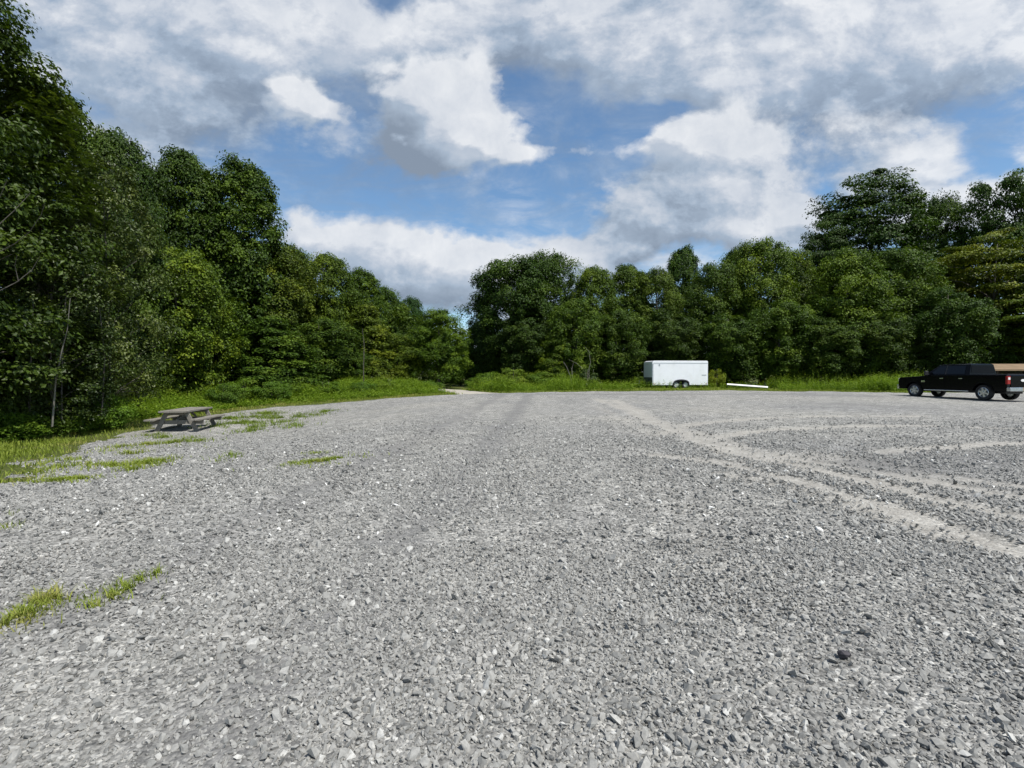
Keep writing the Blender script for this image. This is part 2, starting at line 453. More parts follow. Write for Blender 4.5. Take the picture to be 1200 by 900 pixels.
def leaf_quads(c, a, n, L, W, fold=.15):
    """c centre, a axis, n normal (N,3); L, W (N,) -> verts (4N,3), quads"""
    b = unit(np.cross(n, a)); L = L[:, None]; W = W[:, None]
    v = np.stack([c - a * L * .5, c + b * W * .5 + n * W * fold, c + a * L * .5, c - b * W * .5 + n * W * fold], 1).reshape(-1, 3)
    return v, np.arange(len(c) * 4).reshape(-1, 4)

def env_radius(kind, t):
    if kind == 'egg': return np.sqrt(np.clip(1 - ((t - .38) / np.where(t > .38, .64, .50)) ** 2, 0, 1))
    if kind == 'column': return np.clip(1 - np.abs((t - .4) / .62) ** 2.6, 0, 1) ** .6
    if kind == 'broad': return np.sqrt(np.clip(1 - ((t - .56) / np.where(t > .56, .48, .62)) ** 2, 0, 1))
    if kind == 'cone': return np.clip((1.02 - t) / .85, 0, 1) ** .65 * np.clip(t * 6 + .45, 0, 1)
    if kind == 'umbrella': return np.clip(1 - np.abs((t - .68) / .4) ** 2.2, 0, 1) ** .5 * np.where(t < .68, .45 + .55 * t / .68, 1)
    return np.sqrt(np.clip(1 - (2 * t - 1) ** 2, 0, 1))

def crown_points(rg, kind, Rr, H, z0, nclump, lumpy=1.0):
    """clump centres on a lumpy shell plus some inside"""
    out = []
    ph = rg.uniform(0, 6.28, 4); am = rg.uniform(.05, .16, 4) * lumpy
    while len(out) < nclump:
        t = rg.uniform(.0, 1.0); a = rg.uniform(0, 6.28)
        e = float(env_radius(kind, np.array(t)))
        if rg.rand() > .25 + .75 * e: continue
        lump = 1 + am[0] * math.sin(2 * a + ph[0] + 3 * t) + am[1] * math.sin(3 * a + ph[1] - 5 * t) + am[2] * math.sin(5 * a + ph[2] + 9 * t)
        f = rg.uniform(.74, 1.0) if rg.rand() < .72 else (rg.uniform(.2, .74) if rg.rand() < .8 else rg.uniform(1.0, 1.16))
        r = Rr * e * lump * f
        out.append((r * math.cos(a), r * math.sin(a), z0 + (H - z0) * t))
    return np.array(out)

def trunk_data(name, rg, H, rbase, targets, mat, lean=.3, stems=1):
    b = MB()
    for s in range(stems):
        ox, oy = (rg.uniform(-.5, .5), rg.uniform(-.5, .5)) if s else (0, 0)
        ln = rg.normal(0, lean, 2); pts = []; rr = []
        for k in range(9):
            f = k / 8
            pts.append((ox + ln[0] * f * f + .12 * math.sin(3 * f + s) * H * .04, oy + ln[1] * f * f + .1 * math.cos(4 * f + s) * H * .04 - .04 * H * .1, f * H * .93 - .25 * (k == 0)))
            rr.append(rbase * (1.25 if k == 0 else 1) * (1 - .93 * f) / (1 + .5 * s) + .008)
        b.tube(pts, rr, 8)
    for tg in targets:
        zt = max(.12 * H, tg[2] - rg.uniform(.25, .55) * math.hypot(tg[0], tg[1]) - .3); f = min(1, zt / (H * .93))
        p0 = Vector((ln[0] * f * f, ln[1] * f * f, zt)) if stems == 1 else Vector((tg[0] * .1, tg[1] * .1, zt))
        p3 = Vector(tg); mid = (p0 + p3) / 2 + Vector((rg.normal(0, .12), rg.normal(0, .12), .1 * (p3 - p0).length))
        r0 = max(.012, rbase * (1 - .9 * f) * .42)
        b.tube([p0, (p0 + mid) / 2 + Vector((0, 0, .05)), mid, (mid + p3) / 2, p3], [r0, r0 * .8, r0 * .55, r0 * .35, .008], 6)
    bmesh.ops.recalc_face_normals(b.bm, faces=b.bm.faces)
    me = bpy.data.meshes.new(name); b.bm.to_mesh(me); b.bm.free(); me.materials.append(mat)
    for p in me.polygons: p.use_smooth = True
    return me

def clump_leaves(rg, cen, rad, flat, per, L, up=.55, droop=0.0, inner=.35):
    """leaves of rounded tufts: cen (K,3), rad (K,)"""
    K = len(cen); n = K * per; ci = np.repeat(np.arange(K), per)
    d = unit(rg.normal(0, 1, (n, 3))); d[:, 2] = np.where((d[:, 2] < -.15) & (rg.rand(n) < .6), -d[:, 2], d[:, 2])
    # each tuft is itself lumpy, so its outline is uneven
    lob = unit(rg.normal(0, 1, (K, 5, 3))); dots = np.einsum('nk,njk->nj', d, lob[ci]).max(1)
    rr = (inner + (1 - inner) * rg.rand(n) ** .6) * (.62 + .5 * np.clip(dots, 0, 1) ** 2)
    off = d * rr[:, None] * rad[ci][:, None]; off[:, 2] *= flat
    out = unit(np.c_[cen[:, :2], np.zeros(K)])[ci]
    nrm = unit(up * np.array([0, 0, 1.0]) + .55 * d + .25 * out + rg.normal(0, .42, (n, 3)))
    ax = unit(np.cross(nrm, rg.normal(0, 1, (n, 3)))); ax = unit(ax + np.array([0, 0, -droop]))
    nrm = unit(nrm - (nrm * ax).sum(1, keepdims=True) * ax)
    l = L * rg.uniform(.65, 1.3, n); w = l * rg.uniform(.5, .75, n)
    v, qd = leaf_quads(cen[ci] + off, ax, nrm, l, w)
    sh = np.clip(rg.normal(.45, .25, n), 0, 1); cl = rg.rand(K)[ci] * .8 + rg.rand(n) * .2
    return v, qd, np.repeat(sh, 4), np.repeat(cl, 4)

def frond_leaves(rg, cen, rad, per, Lf, leaflet):
    """pinnate leaves arching out and down from the twig ends"""
    K = len(cen); n = K * per; ci = np.repeat(np.arange(K), per); pairs = 8
    base = cen[ci] + rg.normal(0, .34, (n, 3)) * rad[ci][:, None] * np.array([1, 1, .55])
    a = rg.uniform(0, 6.28, n); out = unit(np.c_[cen[:, :2], np.zeros(K)])[ci]
    d = unit(np.c_[np.cos(a), np.sin(a), rg.uniform(-.1, .7, n)] + .5 * out); L = Lf * rg.uniform(.6, 1.25, n)
    side = unit(np.cross(d, [0, 0, 1.0])); upn = unit(np.cross(side, d))
    vs = []
    for k in range(pairs):
        f = (k + 1) / pairs
        c = base + d * (L * f)[:, None] - np.array([0, 0, 1.0]) * (L * .55 * f * f)[:, None]
        s = leaflet * (1 - .55 * abs(f - .45)) * rg.uniform(.8, 1.2, n)
        for sg in (-1, 1):
            ax = unit(side * sg + d * .35 - np.array([0, 0, .18]))
            nr = unit(upn + rg.normal(0, .25, (n, 3))); nr = unit(nr - (nr * ax).sum(1, keepdims=True) * ax)
            v, _ = leaf_quads(c + ax * (s * .5)[:, None], ax, nr, s, s * .42); vs.append(v.reshape(n, 4, 3))
    v = np.stack(vs, 1).reshape(-1, 3); m = pairs * 2 * 4
    sh = np.repeat(np.clip(rg.normal(.45, .25, n), 0, 1), m); cl = np.repeat(rg.rand(K)[ci] * .8 + rg.rand(n) * .2, m)
    return v, np.arange(len(v)).reshape(-1, 4), sh, cl

VAR = {}
def variant(key, env, Rr, H, z0, nclump, crad, flat, per, L, mat='leaf', bark='bark', seed=1, rbase=.2, limbs=22, frond=None, stems=1, up=.62, droop=0.0, extra=None, lumpy=1.0):
    rg = np.random.RandomState(seed)
    cen = crown_points(rg, env, Rr - crad * .55, H - crad * flat * .7, z0 + crad * .4, nclump, lumpy)
    if extra is not None: cen = np.vstack([cen, extra])
    if flat < .35:                                             # tiers
        cen[:, 2] = np.round(cen[:, 2] / .85) * .85 + rg.normal(0, .14, len(cen)) - .05 * np.hypot(cen[:, 0], cen[:, 1])
    rad = crad * rg.uniform(.5, 1.4, len(cen))
    if frond: v, qd, sh, cl = frond_leaves(rg, cen, rad, per, frond, L)
    else: v, qd, sh, cl = clump_leaves(rg, cen, rad, flat, per, L, up, droop)
    v[:, 2] = np.maximum(v[:, 2], .03)
    crown = np_data(key + '_crown', v, qd, None, {'shade': sh, 'clump': cl}, [M[mat]])
    far = cen[rg.permutation(len(cen))[:limbs]]
    VAR[key] = (trunk_data(key + '_trunk', rg, H, rbase, far, M[bark], .25 * H / 10, stems), crown, Rr, H)

variant('dense', 'egg', 3.2, 13, .6, 430, .66, .95, 210, .165, seed=11, lumpy=.45)
variant('dense2', 'egg', 3.4, 12, .4, 300, .85, .9, 270, .165, seed=12, lumpy=.8)
variant('broad', 'broad', 4.2, 12, .5, 360, .95, .85, 260, .175, seed=13, rbase=.26, lumpy=1.1)
variant('broad2', 'egg', 4.0, 12, .3, 340, .9, .85, 260, .17, seed=14, rbase=.24)
variant('edge', 'broad', 3.0, 8, .15, 260, .66, .88, 230, .145, seed=15, rbase=.13)
variant('edge2', 'cone', 2.6, 8, .1, 250, .6, .85, 230, .14, seed=16, rbase=.12)
variant('layer', 'broad', 4.4, 13, 2.0, 270, 1.25, .34, 300, .18, seed=17, rbase=.28, limbs=50, up=.9, lumpy=.45)
variant('layer2', 'umbrella', 3.8, 8, .6, 170, 1.05, .26, 320, .15, seed=18, rbase=.16, limbs=40, up=.9)
variant('open', 'broad', 4.2, 13, 3.5, 125, 1.05, .6, 330, .18, seed=19, rbase=.24, limbs=60)
variant('bough', 'egg', 3.4, 11, .8, 260, 1.0, .42, 330, .125, 'leaf_near', seed=28, rbase=.16, limbs=50, up=.8)
variant('locust2', 'egg', 2.8, 10, .8, 200, .75, .5, 50, .115, 'leaf_near', seed=21, rbase=.11, limbs=45, frond=.32)
variant('aspen', 'egg', 2.3, 8, .5, 150, .6, .7, 170, .10, 'leaf_pale', 'bark', seed=22, rbase=.04, limbs=50, stems=2)
variant('sapling', 'cone', 1.5, 5, .3, 85, .45, .55, 140, .10, 'leaf_near', 'bark', seed=23, rbase=.045, limbs=30, stems=2)
variant('thicket', 'egg', 2.2, 4.2, .0, 120, .62, .6, 170, .115, 'leaf_near', 'bark', seed=24, rbase=.06, limbs=20, stems=3)
variant('shrub', 'egg', 1.3, 1.7, .0, 60, .38, .65, 150, .085, 'weed', 'bark', seed=25, rbase=.03, limbs=14, stems=3)
variant('shrub2', 'egg', 1.5, 1.5, .0, 60, .42, .6, 150, .09, 'weed', 'bark', seed=26, rbase=.03, limbs=14, stems=3)
variant('silver', 'egg', 1.1, 2.0, .0, 40, .34, .6, 110, .12, 'leaf_pale', 'pale_bark', seed=27, rbase=.03, limbs=16, stems=3)

def plant(kind, name, px, top, d, hw, label, cat, tint=(1, 1, 1), group=None, z=None, rz=None, rg=random.Random(5)):
    """a tree or shrub whose middle, top and half width the photo shows at depth d"""
    tr, cr, R0, H0 = VAR[kind]
    x = (px - PX0) / F * d; gz = tz(x, d) - .03
    h = CAMH + (PY0 - top) / F * d - gz; s = hw / F * d / R0
    root = empty(name, (x, d, gz), random.Random(int(px * 7 + top)).uniform(0, 6.28))
    root.scale = (s, s, h / H0)
    a = bpy.data.objects.new('trunk', tr); link(a, root)
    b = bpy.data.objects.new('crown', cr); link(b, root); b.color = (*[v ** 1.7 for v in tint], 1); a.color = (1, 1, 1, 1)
    tag(root, label, cat, group); return root

G1, G2 = 'trees along the left of the lot', 'trees along the far side of the lot'
# kind, name, px, top, depth, half width px, tint, label
LEFT = [
 ('thicket', 'thicket', 150, 418, 27.0, 44, (.9, .95, .78), 'leafy thicket behind the left bench of the picnic table'),
 ('bough', 'tall_tree', -78, -60, 15.0, 146, (.78, .84, .8), 'tallest layered tree at the left edge, its top above the picture'),
 ('locust2', 'locust_tree', 42, 92, 17.5, 86, (.88, .9, .85), 'dark feathery tree just right of the tallest tree at the left edge'),
 ('broad2', 'forest_tree', 62, 108, 27.0, 95, (.75, .8, .8), 'dark broad tree half hidden behind the two tallest trees at the left edge'),
 ('dense2', 'forest_tree', 140, 154, 27.0, 52, (.72, .8, .85), 'dark tree whose top pokes up left of the twin rounded crowns'),
 ('aspen', 'pale_leaved_tree', 128, 182, 19.5, 66, (.95, .97, .85), 'slender tree with pale glinting leaves and several thin stems'),
 ('aspen', 'pale_leaved_tree', 60, 250, 17.0, 70, (.75, .82, .7), 'lower many stemmed tree in front of the dark feathery tree'),
 ('dense', 'rounded_tree', 220, 177, 36.0, 50, (.78, .86, .8), 'left one of the twin tall rounded dense trees'),
 ('dense', 'rounded_tree', 287, 190, 38.0, 54, (.82, .9, .8), 'right one of the twin tall rounded dense trees, against blue sky'),
 ('dense2', 'rounded_tree', 180, 196, 34.0, 50, (.7, .78, .75), 'shaded tree set back between the dark treetop and the twin rounded trees'),
 ('edge', 'bright_green_tree', 208, 292, 30.0, 60, (1.15, 1.15, .9), 'light green small tree behind the picnic table'),
 ('edge2', 'young_tree', 158, 330, 29.0, 52, (.95, .95, .85), 'young bushy tree left of the light green small tree'),
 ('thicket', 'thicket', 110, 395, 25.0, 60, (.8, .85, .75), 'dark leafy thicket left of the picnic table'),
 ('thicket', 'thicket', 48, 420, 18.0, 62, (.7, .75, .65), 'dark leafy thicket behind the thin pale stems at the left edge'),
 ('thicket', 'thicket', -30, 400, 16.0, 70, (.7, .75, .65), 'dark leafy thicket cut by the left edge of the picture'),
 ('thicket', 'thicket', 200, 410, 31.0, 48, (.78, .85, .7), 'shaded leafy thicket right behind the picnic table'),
 ('broad2', 'forest_tree', 255, 300, 38.0, 56, (.72, .8, .75), 'dark tree under the twin rounded trees'),
 ('broad2', 'maple_tree', 325, 286, 40.0, 58, (1.02, .98, .85), 'wide light green tree with yellowish top right of the twin rounded trees'),
 ('edge2', 'low_tree', 318, 372, 34.5, 60, (.92, 1.0, .95), 'low spreading tree with leaves down near the grass right of the table'),
 ('dense2', 'forest_tree', 384, 297, 44.0, 40, (1.0, 1.02, .85), 'round topped green tree with a dip of sky to its right'),
 ('dense2', 'forest_tree', 345, 288, 44.0, 30, (.75, .85, .8), 'small dark treetop showing behind the yellowish tree'),
 ('dense', 'forest_tree', 424, 316, 47.0, 32, (.9, .98, .82), 'narrow green tree on the falling left treeline'),
 ('edge', 'young_tree', 375, 372, 39.5, 48, (.88, .94, .85), 'medium green edge tree standing at the grass below the dip in the treeline'),
 ('edge2', 'yellowish_young_tree', 430, 358, 43.0, 44, (1.18, 1.1, .85), 'yellowish green young tree with a thin pale stem by the verge'),
 ('edge', 'young_tree', 398, 400, 40.0, 34, (.9, .98, .9), 'low dark green edge tree in front of the yellowish one'),
 ('dense2', 'forest_tree', 452, 336, 58.0, 26, (.85, .95, .85), 'distant green tree on the falling treeline'),
 ('broad', 'blue_green_tree', 482, 349, 74.0, 20, (.62, .82, 1.05), 'small far bluish dark tree at the low end of the treeline'),
 ('edge', 'edge_tree', 466, 392, 45.0, 34, (1.1, 1.08, .85), 'light green tree just left of the shadowed gap by the path'),
 ('broad2', 'edge_tree', 514, 362, 46.0, 36, (1.02, 1.1, .85), 'round green tree standing left of the dirt path'),
 ('edge', 'edge_tree', 540, 400, 52.0, 22, (.9, 1.0, .85), 'low green tree beyond the dirt path mouth'),
 ('dense2', 'forest_tree', 466, 352, 64.0, 20, (.95, 1.0, .8), 'far small treetop beside the bluish dark tree'),
]
RIGHT = [
 ('edge', 'edge_tree', 1188, 372, 54.0, 44, (.7, .78, .7), 'dark low edge tree over the tan roof of the shelter'),
 ('edge', 'edge_tree', 1240, 365, 53.0, 44, (.7, .78, .7), 'dark low edge tree just past the right edge of the picture'),
 ('broad', 'dark_oak_tree', 598, 305, 52.0, 52, (.72, .82, .78), 'dark wide tree at the left end of the far wood, right of the path'),
 ('broad', 'dark_oak_tree', 641, 297, 54.0, 42, (.80, .9, .8), 'dark tree with the highest rounded top left of the trailer'),
 ('edge2', 'forest_tree', 566, 352, 52.0, 24, (.75, .85, .8), 'dark lower tree at the very corner of the far wood by the path'),
 ('dense2', 'forest_tree', 696, 312, 52.0, 34, (1.05, 1.08, .85), 'light green tree between the dark wide trees and the trailer'),
 ('dense', 'forest_tree', 735, 310, 55.0, 32, (.98, 1.02, .85), 'green tree rising just left of the trailer'),
 ('dense', 'forest_tree', 800, 289, 62.0, 27, (.8, .92, .85), 'tall dark narrow tree right above the trailer'),
 ('broad2', 'forest_tree', 768, 315, 54.0, 38, (.92, .95, .85), 'olive green tree behind the left end of the trailer'),
 ('broad2', 'forest_tree', 838, 308, 54.0, 42, (.95, 1.0, .88), 'green tree behind the right end of the trailer'),
 ('dense2', 'forest_tree', 862, 290, 60.0, 26, (.82, .9, .85), 'slim dark treetop right of the trailer roof'),
 ('broad', 'bright_green_tree', 892, 283, 54.0, 44, (1.1, 1.12, .85), 'bright green round topped tree above the white board on the grass'),
 ('dense2', 'forest_tree', 934, 293, 57.0, 30, (.98, 1.0, .85), 'green tree between the bright round tree and the big dark tree'),
 ('layer', 'big_dark_tree', 1014, 210, 63.0, 68, (.66, .78, .78), 'biggest dark tree of the far wood with tiered boughs, above all others'),
 ('layer', 'dark_tree', 968, 262, 60.0, 34, (.68, .8, .78), 'smaller dark tree leaning out left of the biggest dark tree'),
 ('broad', 'dark_tree', 1092, 232, 64.0, 36, (.75, .86, .8), 'dark tree in the saddle right of the biggest dark tree'),
 ('open', 'airy_tree', 1166, 203, 60.0, 50, (.78, .9, .8), 'tall airy tree near the right edge with sky showing through its crown'),
 ('open', 'airy_tree', 1238, 215, 58.0, 48, (.78, .88, .8), 'airy tall tree cut by the right edge of the picture'),
 ('broad2', 'bright_green_tree', 990, 293, 50.0, 50, (1.08, 1.12, .85), 'bright green tree below the biggest dark tree'),
 ('broad2', 'forest_tree', 1050, 292, 52.0, 50, (.96, 1.02, .82), 'green tree right of and below the biggest dark tree'),
 ('layer2', 'yellow_brown_tree', 1160, 276, 52.0, 68, (1.26, 1.12, .75), 'yellowish brown tiered tree above the black pickup'),
 ('layer2', 'tiered_tree', 1196, 350, 50.0, 62, (1.2, 1.18, .85), 'green tiered tree under the yellowish brown one at the right edge'),
 ('edge', 'edge_tree', 1108, 338, 47.0, 44, (.75, .85, .75), 'dark shaded tree left of the yellowish brown one'),
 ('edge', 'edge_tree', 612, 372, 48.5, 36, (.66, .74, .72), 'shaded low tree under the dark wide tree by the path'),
 ('edge', 'edge_tree', 676, 352, 48.0, 36, (1.0, 1.06, .85), 'green edge tree above the bare grey branches'),
 ('edge2', 'edge_tree', 648, 388, 47.0, 26, (1.1, 1.12, .85), 'small light green tree behind the weedy mound'),
 ('edge', 'edge_tree', 722, 362, 48.5, 38, (.86, .92, .82), 'dark green edge tree left of the trailer nose'),
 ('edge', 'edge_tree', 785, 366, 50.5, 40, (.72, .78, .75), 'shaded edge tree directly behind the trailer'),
 ('edge', 'edge_tree', 852, 368, 49.5, 40, (.84, .92, .8), 'edge tree over the rounded shrub right of the trailer'),
 ('edge', 'edge_tree', 912, 352, 49.0, 42, (.98, 1.04, .88), 'leafy edge tree behind the white board'),
 ('edge', 'edge_tree', 962, 372, 47.5, 40, (.86, .92, .85), 'low edge tree right of the white board'),
 ('edge', 'edge_tree', 1020, 366, 48.0, 42, (.78, .84, .78), 'low edge tree left of the pickup'),
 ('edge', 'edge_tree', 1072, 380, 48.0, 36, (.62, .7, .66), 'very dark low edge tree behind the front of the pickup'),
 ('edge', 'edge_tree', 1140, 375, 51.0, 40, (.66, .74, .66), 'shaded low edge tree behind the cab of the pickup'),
 ('edge', 'edge_tree', 1290, 340, 55.0, 60, (.9, .95, .8), 'edge tree past the right edge of the picture'),
 ('broad', 'forest_tree', 1330, 250, 62.0, 60, (.8, .9, .8), 'tall dark tree past the right edge of the picture'),
]
for k, nm, px, tp, d, hw, tint, lab in LEFT: plant(k, nm, px, tp, d, hw, lab, 'tree' if 'thicket' not in nm else 'thicket', tint, G1)
for k, nm, px, tp, d, hw, tint, lab in RIGHT: plant(k, nm, px, tp, d, hw, lab, 'tree', tint, G2)

SHRUBS = [
 ('shrub', 8, 482, 15.6, 44, (.95, 1.0, .8), 'leafy low shrub at the foot of the upright mottled stem'),
 ('shrub2', 84, 476, 18.0, 40, (.88, .94, .75), 'leafy low shrub at the foot of the slanting pale stem'),
 ('shrub', 262, 448, 28.5, 22, (.72, .8, .68), 'dark small shrub in the weeds behind the table'),
 ('shrub2', 318, 446, 31.0, 26, (.8, .88, .7), 'dark spreading shrub under the low spreading tree'),
 ('shrub', 385, 446, 34.0, 22, (.9, .96, .75), 'mid green shrub at the verge below the green edge trees'),
 ('shrub2', 425, 447, 35.5, 20, (.75, .84, .7), 'dark low shrub at the verge under the yellowish tree'),
 ('shrub', 940, 441, 47.0, 16, (.7, .8, .65), 'dark shrub in the weeds right of the white board'),
 ('shrub2', 1010, 442, 46.5, 18, (.8, .9, .7), 'leafy shrub in the weeds left of the pickup'),
 ('shrub2', 574, 436, 44.0, 20, (.95, 1.0, .8), 'low green shrub at the left end of the weedy mound by the path'),
 ('shrub', 598, 430, 43.0, 24, (1.0, .98, .8), 'tallest shrub of the weedy mound right of the path'),
 ('shrub2', 632, 436, 43.5, 24, (.85, .9, .75), 'darker shrub at the right end of the weedy mound'),
 ('shrub', 555, 442, 45.5, 13, (.8, .9, .75), 'small dark shrub beside the dirt path'),
 ('silver', 690, 431, 42.8, 13, (.85, .95, .95), 'pale grey green shrub below the bare branches'),
 ('shrub', 840, 431, 46.5, 12, (1.25, 1.1, .7), 'rounded yellow topped shrub right behind the trailer'),
 ('shrub', 118, 460, 19.0, 34, (.9, 1.0, .8), 'leafy shrub left of the picnic table'),
 ('shrub2', 42, 484, 16.8, 40, (.85, .88, .72), 'low shrub at the grass edge under the pale stems'),
 ('shrub', -8, 470, 15.5, 36, (.8, .85, .7), 'dark shrub at the left edge of the picture'),
 ('shrub2', 285, 443, 30.5, 24, (.95, 1.0, .8), 'leafy shrub in the tall weeds right of the picnic table'),
 ('shrub', 352, 443, 35.0, 26, (.7, .8, .7), 'dark shrub at the foot of the green edge trees'),
 ('shrub', 455, 443, 37.0, 18, (1.05, 1.05, .8), 'light shrub at the verge left of the path'),
 ('shrub2', 500, 446, 41.0, 18, (.75, .85, .75), 'dark shrub at the foot of the round green tree'),
 ('shrub2', 750, 441, 47.5, 14, (.8, .85, .7), 'low shrub behind the tow bar of the trailer'),
]
for k, px, tp, d, hw, tint, lab in SHRUBS: plant(k, 'shrub', px, tp, d, hw, lab, 'shrub', tint, 'shrubs at the edge of the wood')

# thin bare stems and dead branches
def stems(name, label, cat, rows, d, mat, r0, group=None):
    """rows of photo polylines at depth d (with a depth drift); one mesh"""
    first = rows[0][0]; x0 = (first[0] - PX0) / F * d
    root_z = tz(x0, d); b = MB()
    for i, row in enumerate(rows):
        pts = []
        for k, (px, py) in enumerate(row):
            dd = d + .25 * k * (1 if i % 2 else -1) * .5
            pts.append(((px - PX0) / F * dd - x0, dd - d, CAMH + (PY0 - py) / F * dd - root_z))
        n = len(pts); rad = [(r0 if i == 0 else r0 * .55) * (1 - .8 * k / max(1, n - 1)) + .003 for k in range(n)]
        b.tube(pts, rad, 6)
    o = b.build(name, mat, None, smooth=True); o.location = (x0, d, root_z)
    return tag(o, label, cat, group)
stems('bare_branches', 'pale bare branches arching in from the left edge of the picture', 'dead tree', [
    [(-40, 530), (-32, 430), (-22, 330), (-6, 262), (3, 236), (13, 213)],
    [(-30, 395), (0, 342), (22, 331), (40, 317), (50, 300)],
    [(-22, 330), (0, 297), (20, 287), (38, 273), (52, 253), (58, 235)],
    [(-8, 270), (2, 265), (22, 247), (40, 228)],
    [(24, 330), (20, 312), (23, 300)]], 12.8, M['bark'], .017)
stems('thin_stem', 'slanting pale thin stem among dark leaves at the left', 'sapling', [[(60, 500), (65, 447), (72, 415), (80, 386), (84, 350)]], 16.0, M['pale_bark'], .024, 'thin stems at the left')
stems('thin_stem', 'upright pale mottled stem left of the slanting stem', 'sapling', [[(33, 500), (34, 462), (36, 430), (39, 390), (41, 350)]], 16.2, M['bark'], .04, 'thin stems at the left')
stems('thin_stem', 'thin upright forked stem left of the picnic table', 'sapling', [[(118, 492), (121, 450), (123, 420), (121, 395), (118, 360)], [(122, 425), (128, 405), (136, 398)], [(122, 418), (117, 402)]], 18.2, M['bark'], .022, 'thin stems at the left')
stems('thin_stem', 'thin pale stem rising through the yellowish tree by the verge', 'sapling', [[(426, 460), (426, 430), (427, 405), (425, 385)]], 36.5, M['bark'], .04, 'thin stems at the left')
stems('bare_branches', 'bare grey branches of a dead bush left of the trailer', 'dead bush', [
    [(671, 455), (668, 440), (664, 430), (660, 424)], [(688, 455), (686, 435), (676, 426), (666, 421)], [(688, 440), (692, 425), (690, 412), (685, 406)], [(671, 445), (670, 432), (672, 425)]], 43.4, M['pale_bark'], .045)
fx, fy = ground(150, 483)
b = MB(); b.tube([(-1.0, .3, .42), (-.45, .1, .55), (.1, 0, .62), (.65, -.1, .70)], [.03, .026, .02, .01], 6); b.tube([(-1.0, .3, -.05), (-.95, .28, .46)], [.03, .026], 6)
o = b.build('fallen_branch', M['pale_bark'], None, smooth=True); o.location = (fx, fy, tz(fx, fy)); tag(o, 'thin pale broken branch in the weeds left of the picnic table', 'branch')

# the wood's dim inside: everything behind the front rows that reads as one mass
def far_wood():
    rg = np.random.RandomState(41)
    line = [(-27, 8), (-24, 18), (-24, 30), (-20, 42), (-15, 56), (-9, 84), (0, 92)]
    line2 = [(-1, 66), (6, 62), (18, 64), (30, 62), (44, 60), (60, 54), (70, 40)]
    cen = []
    for ln in (line, line2):
        for (a, b) in zip(ln, ln[1:]):
            L = math.dist(a, b); m = int(L * 9)
            t = rg.rand(m); off = rg.normal(0, 1.6, (m, 2))
            cen.append(np.c_[a[0] + (b[0] - a[0]) * t + off[:, 0], a[1] + (b[1] - a[1]) * t + off[:, 1], rg.rand(m) ** .9 * 8.2])
    cen = np.concatenate(cen); cen[:, 2] += terrain(cen[:, 0], cen[:, 1])
    v, qd, sh, cl = clump_leaves(rg, cen, 1.25 * rg.uniform(.7, 1.3, len(cen)), .8, 46, .42)
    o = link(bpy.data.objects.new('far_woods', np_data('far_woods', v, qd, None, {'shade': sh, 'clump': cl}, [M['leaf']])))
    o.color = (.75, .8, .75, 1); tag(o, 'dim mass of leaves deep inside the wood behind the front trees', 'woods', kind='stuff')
far_wood()

# ------------------------------------------------------------------ grass and weeds
def blades(rg, x, y, h, lean=.35, w=.012, segs=2, z=None):
    n = len(x); a = rg.uniform(0, 6.28, n); z = terrain(x, y) if z is None else z
    d = np.stack([np.cos(a), np.sin(a), np.zeros(n)], 1); s = np.stack([-np.sin(a), np.cos(a), np.zeros(n)], 1)
    L = (lean * rg.uniform(.3, 1.8, n) * h)[:, None]; H = h[:, None]; W = (w * rg.uniform(.7, 1.4, n))[:, None]; b = np.stack([x, y, z - .01], 1)
    up = np.array([0, 0, 1.0])
    v = np.stack([b - s * W * .5, b + s * W * .5, b + d * L * .35 + up * H * .6 + s * W * .38, b + d * L * .35 + up * H * .6 - s * W * .38, b + d * L + up * H * .95], 1)
    i = np.arange(n)[:, None] * 5
    return v.reshape(-1, 3), (i + np.array([0, 1, 2, 3])), (i + np.array([3, 2, 4]))

def grass_obj(name, rg, x, y, h, label, cat, w=.012, lean=.35, dry=None, mat='grass', tint=(1, 1, 1), z=None):
    v, qd, tr = blades(rg, x, y, h, lean, w, z=z); n = len(x)
    sh = np.clip(rg.normal(.5, .25, n), 0, 1); cl = rg.rand(n) * .72 if dry is None else np.clip(dry + rg.normal(0, .15, n), 0, 1)
    me = np_data(name, v, qd, tr, {'shade': np.repeat(sh, 5), 'clump': np.repeat(cl, 5)}, [M[mat]])
    o = link(bpy.data.objects.new(name, me)); o.color = (*tint, 1)
    tag(o, label, cat, kind='stuff'); return o

def along(rg, pl, n, w0, w1):
    """n random points between offsets w0..w1 to the left of a walk along pl (outside the lot)"""
    pl = np.asarray(pl); L = np.linalg.norm(np.diff(pl, axis=0), axis=1); cum = np.r_[0, np.cumsum(L)]
    s = rg.uniform(0, cum[-1], n); x = np.interp(s, cum, pl[:, 0]); y = np.interp(s, cum, pl[:, 1])
    x2 = np.interp(s + .8, cum, pl[:, 0]) - np.interp(s - .8, cum, pl[:, 0]); y2 = np.interp(s + .8, cum, pl[:, 1]) - np.interp(s - .8, cum, pl[:, 1])
    l = np.hypot(x2, y2) + 1e-9; o = rg.uniform(w0, w1, n)
    return x - y2 / l * o, y + x2 / l * o, o

